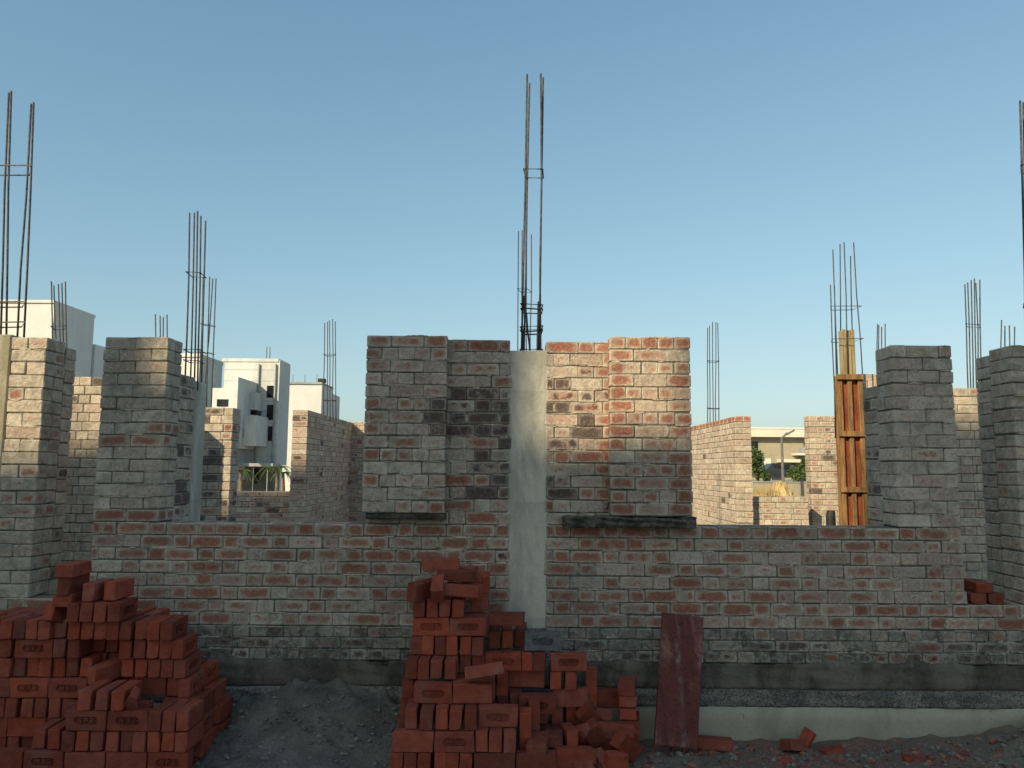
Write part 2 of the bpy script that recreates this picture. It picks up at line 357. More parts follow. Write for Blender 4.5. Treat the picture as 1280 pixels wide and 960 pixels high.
def masonry(name, x0, x1, y0, y1, z0, z1, bond='flemish', look=deflook, parent=None, seed=1, along=None,
            gap=.0034, rec=.009, jit=.0035, ch=CH, bev=.005, first=0, ragged=0.0, smear=0.0):
    rng = random.Random(seed); V = []; Fc = []; col = []; uvs = []
    lx, ly = x1-x0, y1-y0
    if along is None: along = 'x' if lx >= ly else 'y'
    L, T = (lx, ly) if along == 'x' else (ly, lx)
    n = max(1, round((z1-z0)/ch)); c = (z1-z0)/n
    fi = 0
    for i in range(n):
        za, zb = z0+i*c, z0+(i+1)*c
        wob = [rng.uniform(-.003, .003) for _ in range(2)]
        for (a, b_, hd) in courses(rng, n, L, bond, i+first):
            parts = max(1, round(T/BL)) if hd else max(1, round(T/BH))
            if ragged and (a < .01 or b_ > L-.01) and rng.random() < ragged:
                if a < .01: a += rng.uniform(-.012, .006)
                else: b_ += rng.uniform(-.006, .012)
            jj = rng.uniform(-.006, .006)
            for p in range(parts):
                ta, tb = T*p/parts, T*(p+1)/parts
                if along == 'x': bx = (x0+a, x0+b_, y0+ta, y0+tb)
                else: bx = (x0+ta, x0+tb, y0+a, y0+b_)
                g = gap*rng.uniform(.5, 1.3)
                cx, cy, cz = (bx[0]+bx[1])/2, (bx[2]+bx[3])/2, (za+zb)/2
                hx, hy, hz = (bx[1]-bx[0])/2, (bx[3]-bx[2])/2, c/2-g
                if along == 'x': hx -= g*.5; cx += jj*.3
                else: hy -= g*.5
                cx += rng.uniform(-jit, jit)*.6; cy += rng.uniform(-jit, jit); cz += rng.uniform(-.0012, .0012) + wob[0]*(a/L-.5)*2
                lk = look(cx, cy, cz, rng); n0 = len(V)
                tv = TV(hx, hy, hz, bev*rng.uniform(.7, 1.4))
                cj = [(rng.uniform(-.002, .002), rng.uniform(-.0015, .0015), rng.uniform(-.0018, .0018)) for _ in range(8)]
                for q, v in enumerate(tv):
                    d = cj[q//3]; V.append((cx+v[0]+d[0], cy+v[1]+d[1], cz+v[2]+d[2]))
                for f, ax in zip(TF, TFAX):
                    Fc.append([n0+k for k in f])
                    for k in f:
                        col.extend((*lk, 1))
                        if ax < 0: uvs.extend((0, 0))
                        else:
                            s = CS[k//3]; o = [j for j in range(3) if j != ax]
                            uvs.extend(((s[o[0]]+1)/2, (s[o[1]]+1)/2))
    if smear and along == 'x':
        def strip(xa, za, xb, zb_, th):
            k = max(3, int(math.hypot(xb-xa, zb_-za)/.012)); n0 = len(V); vert = abs(zb_-za) > abs(xb-xa)
            yy = y0-rng.uniform(.0, .004)
            for q in range(k+1):
                u = q/k; w_ = th*(math.sin(math.pi*min(1, max(0, u)))**.4)*rng.uniform(.5, 1.15)
                px_, pz_ = xa+(xb-xa)*u, za+(zb_-za)*u; o_ = rng.uniform(-.002, .002)
                for sg_, yo in ((-1, .004), (-.45, -.0012), (.45, -.0012), (1, .004)):
                    V.append((px_+(sg_*w_ if vert else 0)+o_, yy+yo, pz_+(0 if vert else sg_*w_)+o_))
            lk = (0, 0, rng.random(), 1)
            for q in range(k):
                for e_ in range(3):
                    a_ = n0+q*4+e_; f = (a_, a_+4, a_+5, a_+1) if not vert else (a_, a_+1, a_+5, a_+4)
                    Fc.append(list(f))
                    for _ in f: col.extend(lk); uvs.extend((0, 0))
        for i in range(1, n+1):
            x = x0+.01
            while x < x1-.03:
                ln = rng.uniform(.03, .22)
                if rng.random() < smear: strip(x, z0+i*c-.001 if i < n else z0+i*c-.006, min(x+ln, x1-.01), z0+i*c-.001 if i < n else z0+i*c-.006, rng.uniform(.004, .010))
                x += ln
        for i in range(n):
            for (a, b_, hd) in courses(rng, n, L, bond, i+first)[1:]:
                if rng.random() < smear*.8: strip(x0+a, z0+i*c+.008, x0+a, z0+i*c+c-.008, rng.uniform(.004, .009))
    nb = len(Fc)
    # mortar core
    m = len(V); r = rec
    for x, y, z in ((x0+r, y0+r, z0), (x1-r, y0+r, z0), (x1-r, y1-r, z0), (x0+r, y1-r, z0), (x0+r, y0+r, z1-.004), (x1-r, y0+r, z1-.004), (x1-r, y1-r, z1-.004), (x0+r, y1-r, z1-.004)):
        V.append((x, y, z))
    for f in ((3,2,1,0),(4,5,6,7),(0,1,5,4),(1,2,6,5),(2,3,7,6),(3,0,4,7)):
        Fc.append([m+k for k in f])
        for _ in f: col.extend((0, 0, 0, 1)); uvs.extend((0, 0))
    me = bpy.data.meshes.new(name); me.from_pydata(V, [], Fc); me.update()
    ca = me.color_attributes.new('brick', 'FLOAT_COLOR', 'CORNER'); ca.data.foreach_set('color', col)
    ua = me.attributes.new('face', 'FLOAT2', 'CORNER'); ua.data.foreach_set('vector', uvs)
    me.materials.append(BRICK); me.materials.append(MORTAR)
    me.polygons.foreach_set('material_index', [0]*nb+[1]*6)
    return place(name, me, None, parent)
SC = 1
def look(red=.35, spread=.35, dark=0., tone=.4, fn=None):
    def f(x, y, z, r):
        v = [max(0, min(1, r.gauss(red, spread))), (r.uniform(.5, 1) if r.random() < dark else 0), max(0, min(1, r.gauss(tone, .3)))]
        if fn: fn(x, y, z, r, v)
        return tuple(v)
    return f
# ------------------------------------------------------------------ ground
D = 5.12                                  # distance of the front wall's face
GZ = zat(1000, 926, D-.06)
print('GZ', GZ, 'left', zat(380, 868, D-.06), 'right', zat(1270, 905, D-.2))
def ground_h(x, y):
    rr = random.Random(0)
    h = 0
    def n(a, b, s): return math.sin(a*s+1.3*math.sin(b*s*.7+s))*math.cos(b*s*1.1+.7*math.sin(a*s*.9))
    near = math.exp(-max(0, abs(y-4.4)-1.6)**2) if abs(x) < 6 else math.exp(-max(0, abs(y-4.4)-1.6)**2)*math.exp(-(abs(x)-6)**2)
    h += (.012*n(x, y, 5.1)+.008*n(x+3, y, 13)+.009*n(x, y+2, 29)+.006*n(x+y, y, 53))*near
    lump = (max(0, n(x+1, y, 9.3))*.07+max(0, n(x, y+5, 21))*.045+max(0, n(x+2, y, 41))*.02)
    g = math.exp(-((x+1.15)/.75)**2)*math.exp(-((y-5.08)/.55)**2)
    h += g*(.30+lump)
    g = math.exp(-((x-3.35)/.55)**2)*math.exp(-((y-4.85)/.35)**2)
    h += g*(.13+lump*.9)
    h += GZ
    if y > D+.1: h = h*max(0, 1-(y-D-.1)*3)-.02*min(1, (y-D-.1)*3)
    return h
def axis(vals):
    out = []
    for a, b, n in vals: out += [a+(b-a)*i/n for i in range(n)]
    return out+[vals[-1][1]]
gx = axis([(-900, -60, 6), (-60, -8, 10), (-8, -4.2, 20), (-4.2, 4.2, 340), (4.2, 8, 20), (8, 60, 10), (60, 900, 6)])
gy = axis([(-300, -30, 5), (-30, 0, 10), (0, 3.2, 24), (3.2, 5.2, 100), (5.2, 8, 12), (8, 60, 20), (60, 1500, 12)])
gv = [(x, y, ground_h(x, y)) for y in gy for x in gx]; nx = len(gx)
gf = [(j*nx+i, j*nx+i+1, (j+1)*nx+i+1, (j+1)*nx+i) for j in range(len(gy)-1) for i in range(nx-1)]
me = bpy.data.meshes.new('ground'); me.from_pydata(gv, [], gf); me.update()
me.polygons.foreach_set('use_smooth', [True]*len(me.polygons))
tag(place('ground', me, mat_ground()), kind='structure')

# ------------------------------------------------------------------ the unfinished house: front wall
XL, XR = xat(113, D, 1.2), xat(1204, D, 1.2)
ZS = zat(640, 656, D)                      # sill top
ZD = zat(640, 752, D)                      # door threshold
ZP = zat(640, 784, D)                      # plinth brick line
Z1, Z2, Z3 = zat(1000, 829, D), zat(1000, 861, D), zat(1000, 882, D)
CX0, CX1 = xat(637, D, 1.6), xat(682, D, 1.6)   # column
BLx0, BLx1 = xat(456, D-.07, 1.9), xat(558, D-.07, 2.0)
BRx0, BRx1 = xat(761, D-.07, 2.0), xat(863, D-.07, 2.0)
ZT = zat(600, 424, D)
W_ = .225
def lowlook(x, y, z, r, v):
    if x > 1.6: v[0] *= .75; v[2] = min(1, v[2]+.2)
    if z > ZS-.09: v[0] = max(v[0], r.uniform(.45, .95))
    if CX0-.12 < x < CX0 or CX1 < x < CX1+.1:
        if r.random() < .5: v[1] = r.uniform(.4, .9)
hw = empty('plinth_wall', (0, D, 0), 'grey and red brick plinth wall with dark damp band running the whole width behind the brick piles', 'wall')
masonry('brickwork', -6.2, CX0, D, D+W_, ZP, ZD, 'flemish', look(.55, .3, .0, .35), hw, 11, smear=.3)
masonry('brickwork', CX1, 6.2, D, D+W_, ZP, ZD, 'flemish', look(.55, .3, .0, .35), hw, 16, smear=.3)
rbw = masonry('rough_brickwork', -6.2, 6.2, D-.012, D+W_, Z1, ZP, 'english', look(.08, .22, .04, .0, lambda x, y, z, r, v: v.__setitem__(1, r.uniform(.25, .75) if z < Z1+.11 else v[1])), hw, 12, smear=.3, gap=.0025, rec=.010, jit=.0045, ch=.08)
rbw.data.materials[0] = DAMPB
def rough_strip(name, x0, x1, yf, yb, z0, z1, mat, parent, amp=.006, nx=400, nz=8, seed=3, amp_edge=.008, ledge=0):
    r = random.Random(seed); V = []; Fq = []
    ph = [r.uniform(0, 6) for _ in range(12)]
    def nz_(x, k): return sum(math.sin(x*f+ph[i]+k)*a for i, (f, a) in enumerate(((3.1, .4), (9.7, .3), (23, .25), (61, .2), (117, .12))))
    pf = [(0, 0)]
    for j in range(nz+1):
        for i in range(nx+1):
            x = x0+(x1-x0)*i/nx; q = j/nz
            z = z0+(z1-z0)*q
            if j == nz: z += nz_(x, 2)*amp_edge
            if j == 0: z += 0
            V.append((x, yf+amp*(nz_(x, j*1.7)+r.uniform(-.5, .5))-ledge*(1-q), z))
    for i in range(nx+1): V.append((x0+(x1-x0)*i/nx, yb, z1+nz_(x0+(x1-x0)*i/nx, 2)*amp_edge))
    for i in range(nx+1): V.append((x0+(x1-x0)*i/nx, yb, z0))
    m = nx+1
    for j in range(nz+2):
        for i in range(nx): Fq.append((j*m+i, j*m+i+1, (j+1)*m+i+1, (j+1)*m+i))
    for i in range(nx): Fq.append(((nz+2)*m+i, (nz+2)*m+i+1, i+1, i))
    Fq.append([j*m for j in range(nz+3)][::-1]); Fq.append([j*m+nx for j in range(nz+3)])
    me = bpy.data.meshes.new(name); me.from_pydata(V, [], Fq); me.update()
    me.polygons.foreach_set('use_smooth', [True]*len(me.polygons))
    return place(name, me, mat, parent)
rough_strip('damp_band', -6.2, 6.2, D-.022, D+.2, Z2+.002, Z1+.002, DARKR, hw, .006, 500, 8, 6, .022, .004)
rough_strip('rough_course', -6.2, 6.2, D-.034, D+.2, Z3+.002, Z2, ROUGH, hw, .008, 500, 6, 7, .006, .01)
rough_strip('ground_beam', -6.2, 6.2, D-.045, D+.2, -.25, Z3, BEAM, hw, .0015, 300, 6, 8, .003, 0)

fwall = empty('sill_wall', (0, D, ZD), 'low brick wall with grey cement smears under the wide window openings, on both sides of the column', 'wall')
masonry('brickwork', XL, CX0, D, D+W_, ZD, ZS, 'flemish', look(.62, .28, .0, .35, lowlook), fwall, 21, smear=.3, ragged=.8)
masonry('brickwork', CX1, XR, D, D+W_, ZD, ZS, 'flemish', look(.55, .28, .0, .45, lowlook), fwall, 22, smear=.3, ragged=.8)

# column with rebar -------------------------------------------------
def rebar_parts(parent, bars, ties, r=.008, rt_=.0045, lapped=()):
    """bars: (px_base, py_base, px_top, py_top, depth); ties: heights given as py on the front bars"""
    P = []
    for k, (pb, yb, pt_, yt, d) in enumerate(bars):
        a, b_ = pt(pb, yb, d), pt(pt_, yt, d); P.append((a, b_))
        dn = (a-b_).normalized(); a2 = a+dn*.06
        rr = random.Random(k*7+int(pb)); mid = [a2.lerp(b_, q)+Vector((rr.uniform(-1, 1), rr.uniform(-1, 1), 0))*.006*(0 < q < 1) for q in (0, .3, .6, 1)]
        m = MB(); m.tube(mid, r*.82, 7); m.build('rebar', STEEL, parent, True)
    ds = [b[4] for b in bars]; d0 = min(ds)
    for ty in ties:
        z = zat(bars[0][0], ty, d0); fr = []; bk = []
        for a, b_ in P:
            if abs(a.z-b_.z) > .01:
                q = (z-a.z)/(b_.z-a.z)
                if -.1 < q < 1:
                    p = a.lerp(b_, q); (fr if p.y < d0+.06 else bk).append((p.x, p.y))
        if len(fr) < 2: fr = fr+bk
        if len(bk) < 2: bk = [(x, max(ds)) for x, y in fr]
        if len(fr) < 2: continue
        g = r*1.5
        fa, fb = min(fr)[0]-g, max(fr)[0]+g; ba, bb = min(bk)[0]-g, max(bk)[0]+g
        ya, yb_ = min(y for x, y in fr)-g, max(y for x, y in bk)+g
        s = .004*((int(ty) % 5)-2)
        m = MB(); m.tube([(fa, ya, z), (fb, ya, z+s), (bb, yb_, z+s*.5), (ba, yb_, z-s*.5)], rt_, 6, closed=True)
        m.build('tie_ring', STEEL, parent, True)
colm = empty('concrete_column', ((CX0+CX1)/2, D, 0), 'pale smooth concrete column between the two tall brick blocks with steel bars rising from its top', 'column')
m = MB(); n = 36; zt = zat(660, 438, D); zb = .3
rr = random.Random(5)
ys, yk = D+.012, D+W_
ringsz = [zb+(zt-zb)*i/n for i in range(n+1)]
for i, z in enumerate(ringsz):
    e = [rr.uniform(-.004, .004) for _ in range(2)]
    for (x, y) in ((CX0-.02+e[0], ys), (CX0+.012, ys-.006), (CX1-.012, ys-.006), (CX1+.02+e[1], ys), (CX1+.02, yk-.003), (CX0-.02, yk-.003)): m.v.append(Vector((x, y, z+ (rr.uniform(-.006, .006) if i == n else 0))))
for i in range(n):
    for j in range(6): m.f.append([i*6+j, i*6+(j+1) % 6, (i+1)*6+(j+1) % 6, (i+1)*6+j])
m.f.append([n*6+j for j in range(6)])
m.build('shaft', CONC, colm)
rebar_parts(colm, [(652, 440, 659, 93, D+.05), (676, 440, 676, 92, D+.05), (655, 438, 662, 104, D+.19), (674, 438, 679, 97, D+.19),
                   (655, 440, 655, 370, D+.065), (672, 440, 673, 377, D+.06), (662, 438, 658, 392, D+.18)], [212, 380, 386, 409, 413, 437], .0085, .005)

# tall blocks either side of the column
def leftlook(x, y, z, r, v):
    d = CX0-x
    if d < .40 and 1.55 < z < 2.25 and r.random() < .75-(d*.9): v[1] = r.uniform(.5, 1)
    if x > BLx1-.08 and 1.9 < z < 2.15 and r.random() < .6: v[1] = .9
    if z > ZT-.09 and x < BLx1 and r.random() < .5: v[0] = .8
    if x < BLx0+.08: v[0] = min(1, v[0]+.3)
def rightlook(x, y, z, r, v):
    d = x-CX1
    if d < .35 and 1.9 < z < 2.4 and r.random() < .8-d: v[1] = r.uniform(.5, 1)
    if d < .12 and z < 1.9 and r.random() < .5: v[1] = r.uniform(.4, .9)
    if z > ZT-.09: v[0] = r.uniform(.75, 1); v[1] = 0
    if BRx0 < x < BRx0+.12 and r.random() < .8: v[0] = r.uniform(.7, 1)
    if x > BRx1-.1 and r.random() < .6: v[0] = r.uniform(.7, 1)
b1 = empty('brick_pier', ((BLx0+CX0)/2, D, ZS), 'tall brick pier left of the concrete column, smooth grey outer half hanging over the wall', 'pier', 'brick piers on the front wall')
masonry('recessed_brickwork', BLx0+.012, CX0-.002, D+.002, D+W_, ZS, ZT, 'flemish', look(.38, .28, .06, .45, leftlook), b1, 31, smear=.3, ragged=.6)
masonry('projecting_brickwork', BLx0, BLx1, D-.112, D-.004, zat(500, 641, D-.07), zat(500, 420, D-.07), 'english', look(.3, .24, .0, .4, leftlook), b1, 32, smear=.3, first=0, jit=.003)
b2 = empty('brick_pier', ((BRx1+CX1)/2, D, ZS), 'tall red-topped brick pier right of the concrete column, its upper part in sunlight', 'pier', 'brick piers on the front wall')
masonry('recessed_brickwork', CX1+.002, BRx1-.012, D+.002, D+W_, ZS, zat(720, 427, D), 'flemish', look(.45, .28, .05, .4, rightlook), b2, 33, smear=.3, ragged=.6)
masonry('projecting_brickwork', BRx0, BRx1, D-.112, D-.004, zat(810, 645, D-.07), zat(810, 422, D-.07), 'english', look(.38, .26, .0, .45, rightlook), b2, 34, smear=.3, first=1)
# slab ledge under the right block
sx0, sx1 = xat(704, D-.1, 1.4), xat(870, D-.1, 1.4)
z0, z1 = zat(780, 660, D-.1), zat(780, 646, D-.1)
sl_ = rough_strip('slab_and_shade_strip', sx0, sx1, D-.12, D-.002, z0, z1, SLABM, None, .012, 110, 7, 15, .009, -.02)
tag(sl_, 'rough dark slab wedged under the right-hand brick pier', 'slab')
lx0, lx1 = xat(457, D-.09, 1.45), xat(557, D-.09, 1.45)  # dark strip added where the left pier's overhang shadow falls
shade_strip = rough_strip('slab_and_shade_strip', lx0, lx1, D-.095, D-.002, zat(505, 649.5, D-.09), zat(505, 641.8, D-.09), SLABM, None, .008, 60, 4, 19, .002, -.02)
tag(shade_strip, 'dark strip added for the shadow gap under the overhanging left-hand brick pier', 'slab')
# end piers on the sill wall
def pier_l(x, y, z, r, v):
    if 1.85 < z < 2.0 and r.random() < .7: v[0] = .75
    if z < ZS+.1: v[0] = r.uniform(.6, .95)
    if z > 2.5 and x > -2.4: v[0] = .85
PLx0, PLx1 = xat(124, D, 2.0), xat(205, D, 2.0)
PLt = zat(180, 421, D)
p1 = empty('brick_pier', ((PLx0+PLx1)/2, D, ZS), 'yellowish grey brick pier at the left end of the sill wall beside the doorway', 'pier', 'brick piers on the front wall')
masonry('front_brickwork', XL, PLx1, D+.001, D+W_, ZS, PLt, 'stretch', look(.02, .14, .0, .1, pier_l), p1, 41, smear=.3, ragged=.4)
masonry('return_brickwork', PLx1-W_+.01, PLx1-.006, D+W_, D+.49, ZS-.4, zat(235, 470, D+.4), 'english', look(.15, .2, .35, .2), p1, 42, along='y')
PRx0, PRx1 = xat(1118, D, 2.0), XR
PRt = zat(1150, 431, D)
p2 = empty('brick_pier', ((PRx0+PRx1)/2, D, ZS), 'cement-grey brick pier at the right end of the sill wall', 'pier', 'brick piers on the front wall')
masonry('front_brickwork', PRx0, PRx1, D+.001, D+W_, ZS, PRt, 'stretch', look(.05, .14, .0, .15), p2, 43, smear=.3, ragged=.4)
masonry('return_brickwork', PRx0+.006, PRx0+W_, D+W_, D+.45, ZS-.4, PRt-.25, 'english', look(.15, .2, .2, .2), p2, 44, along='y')
# outer piers across the doorways
Q0 = xat(47, D, 1.7)
p3 = empty('brick_pier', (Q0-.2, D, ZD), 'sunlit brick pier left of the left doorway, cement plaster on its edge', 'pier', 'brick piers beyond the doorways')
masonry('front_brickwork', Q0-.235, Q0, D+.001, D+W_, ZD, zat(40, 421, D), 'stretch', look(.12, .22, .0, .15), p3, 45, smear=.3, ragged=.4)
masonry('return_brickwork', Q0-W_+.03, Q0+.0, D+W_+.003, D+.36, ZD, zat(80, 438, D+.4), 'stretch', look(.0, .1, .1, .2), p3, 46, along='y')
lc = empty('concrete_column', (Q0-.35, D, 0), 'yellowed concrete column at the far left edge with tall leaning steel bars', 'column')
m = MB(); m.box(Q0-.47, Q0-.237, D-.004, D+W_, ZD, zat(10, 418, D), .01); m.build('shaft', CONCW, lc)
rebar_parts(lc, [(8, 418, 14, 114, D+.04), (30, 418, 42, 128, D+.04), (-16, 418, -14, 118, D+.05), (1, 418, 11, 116, D+.19), (-18, 418, -10, 140, D+.19), (22, 418, 39, 130, D+.19)], [208, 378, 404], .0085, .005)
masonry('outer_brickwork', Q0-2.2, Q0-.475, D+.002, D+W_, ZD, zat(10, 430, D), 'stretch', look(.28, .25, .0, .15), p3, 47)
Q1 = xat(1272, D, 1.7)
p4 = empty('brick_pier', (Q1+.2, D, ZD), 'grey brick pier cut by the right edge, right of the doorway', 'pier', 'brick piers beyond the doorways')
masonry('front_brickwork', Q1, Q1+.35, D+.001, D+W_, ZD, zat(1270, 431, D), 'stretch', look(.12, .18, .0, .15), p4, 48, smear=.3, ragged=.4)
masonry('return_brickwork', Q1+.002, Q1+W_, D+W_+.003, D+.40, ZD, zat(1240, 448, D+.4), 'stretch', look(.1, .15, .0, .1), p4, 49, along='y')
rc = empty('rebar_cage', (Q1+.1, D+.1, 2.5), 'tall steel bars cut by the right edge above the grey pier', 'rebar cage', 'bare steel cages standing on the walls')
rebar_parts(rc, [(1282, 432, 1275, 126, D+.05), (1300, 432, 1296, 120, D+.05), (1284, 432, 1279, 128, D+.18), (1302, 432, 1300, 126, D+.18)], [207, 380], .0085, .005)

# concrete column behind the left pier (its side faces the opening)
sc2 = empty('concrete_column', (PLx1-.1, D+.6, 0), 'bluish concrete column behind the left end pier with a cage of steel bars', 'column')
m = MB(); m.box(PLx1-.23, PLx1-.004, D+.492, D+.70, -.02, zat(245, 478, D+.6), .008); m.build('shaft', CONC, sc2)
d = D+.52
rebar_parts(sc2, [(231, 478, 237, 266, d), (247, 478, 251, 270, d), (238, 478, 243, 266, d+.15), (252, 478, 257, 276, d+.15), (243, 478, 247, 264, d+.07)], [340, 437, 450], .0075, .004)
sc3 = empty('rebar_cage', (PLx1+.1, 6.6, 1.0), 'shorter steel cage just right of the tall bars over the left pier', 'rebar cage', 'bare steel cages standing on the walls')
d = 7.92
rebar_parts(sc3, [(249, 512, 254, 346, d), (258, 512, 262, 346, d), (254, 512, 266, 348, d+.13), (264, 512, 270, 348, d+.13)], [405, 440], .0075, .004)

# walls deeper in the house: (name, label, px0, px1, py_top, y, thickness, z0, look)
def back_wall(label, x0, x1, y0, y1, z1, lk, seed, bond='english', z0=-.02):
    o = masonry('brick_wall', x0, x1, y0, y1, z0, z1, bond, lk, None, seed, jit=.003)
    return tag(o, label, 'wall', 'brick walls inside the unfinished house')
d = 7.0
back_wall('pale brick wall seen through the left doorway', xat(20, d, 2), xat(140, d, 2), d, d+W_, zat(110, 471, d), look(.02, .15, .03, .3), 51)
d = 7.85
back_wall('dark brick wall beside the concrete column behind the left pier', xat(232, d, 2), xat(290, d, 2), d, d+W_, zat(270, 509, d), look(.2, .22, .3, .3), 52)
d = 11.5
wx = xat(384, d, 2.2)
back_wall('long brick wall running back left of the grey brick pier, only its end in sunlight', wx-.23, wx, d, d+3.2, zat(375, 512, d), look(.25, .2, .05, .5), 53)
back_wall('brick wall with bright top edge at the back corner of the left opening', wx-.23, wx+1.6, d+3.203, d+3.43, zat(445, 527, d+3.2), look(.3, .2, .05, .5), 54)
d = 12.0
back_wall('low dark brick wall in front of the white tower house', xat(180, d, 1.5), wx-.235, d, d+W_, zat(320, 614, d), look(.3, .2, .15, .6), 55)
d = 11.0
wx1 = xat(919, d, 2.2)
back_wall('sunlit brick wall running back beside the right opening with red capping bricks', wx1, wx1+.23, d, d+3.6, zat(930, 520, d), look(.12, .16, .02, .45, lambda x, y, z, r, v: v.__setitem__(0, .95) if z > zat(930, 520, 11.)-.09 else None), 56)
d = 11.17
back_wall('low sunlit brick wall below the beige house', wx1+.235, xat(1010, d, 1.5), d, d+W_, zat(980, 621, d), look(.15, .2, .0, .2), 57)
d = 11.6
back_wall('brick wall behind the yellow timber formwork', xat(1013, d, 2), xat(1110, d, 2), d, d+W_, zat(1030, 520, d), look(.2, .2, .08, .4), 58)
d = 8.4
back_wall('grey brick wall between the formwork and the right end pier', xat(1076, d, 2), xat(1150, d, 2), d, d+W_, zat(1085, 467, d), look(.3, .22, .15, .4), 59)
d = 7.4
back_wall('brick wall with a sunlit top seen through the right doorway', xat(1170, d, 2), xat(1275, d, 2), d, d+W_, zat(1215, 485, d), look(.1, .2, .05, .3), 60)

# cages on the walls: label, bars, ties
def cage(label, px0, px1, pyt, pyb, d, ties, n=5, lean=0, dd=.16, seed=0):
    r = random.Random(seed+px0); o = empty('rebar_cage', pt((px0+px1)/2, pyb, d), label, 'rebar cage', 'bare steel cages standing on the walls')
    bars = []
    for i in range(n):
        q = i/(n-1); px = px0+(px1-px0)*q
        bars.append((px-lean*.0+r.uniform(-.6, .6)-(lean), pyb, px+r.uniform(-1, 1), pyt+r.uniform(0, 9), d+(dd if i % 2 else 0)))
    rebar_parts(o, bars, ties, .0075 if d < 9 else .009, .004 if d < 9 else .006)
    return o
cage('thin steel cage in front of the white block at upper left', 64, 81, 348, 478, 7.12, [408], 5, -3)
cage('short steel bar tips showing over the left end pier', 195, 208, 391, 500, 9.5, [], 4)
cage('steel cage standing on the long brick wall left of the grey pier', 405, 420, 397, 522, 12.6, [443, 500], 5)
cage('slim steel cage rising behind the central column', 648, 664, 284, 470, 8.2, [361], 4, 1)
cage('steel cage above the sunlit brick wall', 884, 898, 402, 527, 12.6, [451, 510], 5)
cage('thin steel bar tips left of the right end pier', 1096, 1106, 404, 475, 8.5, [], 4)
cage('steel cage over the doorway right of the right end pier', 1207, 1224, 348, 490, 7.5, [405], 6, -3)
cage('short steel bar tips over the pier at the right edge', 1251, 1268, 400, 470, 9.5, [], 4)
# timber formwork with its bars
d = 8.0
fx0, fx1 = xat(1050, d, 2), xat(1079, d, 2); fzt = zat(1060, 468, d)
fo = empty('column_formwork', ((fx0+fx1)/2, d, 0), 'yellow timber and red plywood column formwork standing with steel bars rising out of it', 'formwork')
m = MB(); m.box(fx0+.01, fx1-.03, d+.03, d+.045, 0, fzt-.02); m.build('plywood_panel', PLY, fo)
m = MB(); m.box(fx1-.028, fx1-.01, d+.03, d+.25, 0, fzt-.015); m.build('side_board', WOOD, fo)
m = MB(); m.box(fx0-.01, fx0+.008, d+.03, d+.075, 0, fzt-.015); m.build('side_board', WOOD, fo)
wd = fx1-fx0
for q in (0, .42, .88):
    m = MB(); m.box(fx0+wd*q-.0, fx0+wd*q+.045, d-.01, d+.029, 0, fzt-.002, .003); m.build('upright_batten', WOOD, fo)
for zc in (fzt-.03, fzt-.62, fzt-1.19, fzt-1.9):
    m = MB(); m.box(fx0-.02, fx1+.02, d-.038, d-.0105, zc-.028, zc+.028, .003); m.build('cross_batten', WOOD, fo)
m = MB()
gx0, gx1 = xat(1049, d+.14, 2.9), xat(1069, d+.14, 2.9); gz = zat(1060, 412, d+.14)
k = 4
for i in range(k):
    a = gx0+(gx1-gx0)*i/k; m = MB(); m.box(a+.002, a+(gx1-gx0)/k-.002, d+.12+.006*(i % 2), d+.14+.006*(i % 2), fzt-.5, gz-.02*(i == 0)-.01*(i == 2), .002); m.build('weathered_board', WOODG, fo)
rebar_parts(fo, [(1047, 468, 1041, 312, d+.10), (1052, 468, 1050, 305, d+.22), (1060, 468, 1055, 303, d+.10), (1066, 468, 1063, 320, d+.22), (1078, 468, 1067, 303, d+.10), (1044, 540, 1038, 356, d+.05), (1047, 545, 1043, 358, d+.15)], [383, 424], .0075, .004)
bx_ = pt(1039, 650, 8.6); m = MB(); zt_ = zat(1039, 638, 8.6)
m.tube([(bx_.x, 8.6, 0), (bx_.x-.005, 8.6, zt_-.06), (bx_.x, 8.6, zt_-.02), (bx_.x, 8.6, zt_)], .055, 14, r1=.04)
so_ = m.build('waste_pipe', BLACKP, None, True); tag(so_, 'short black plastic pipe standing at the foot of the timber formwork', 'pipe')

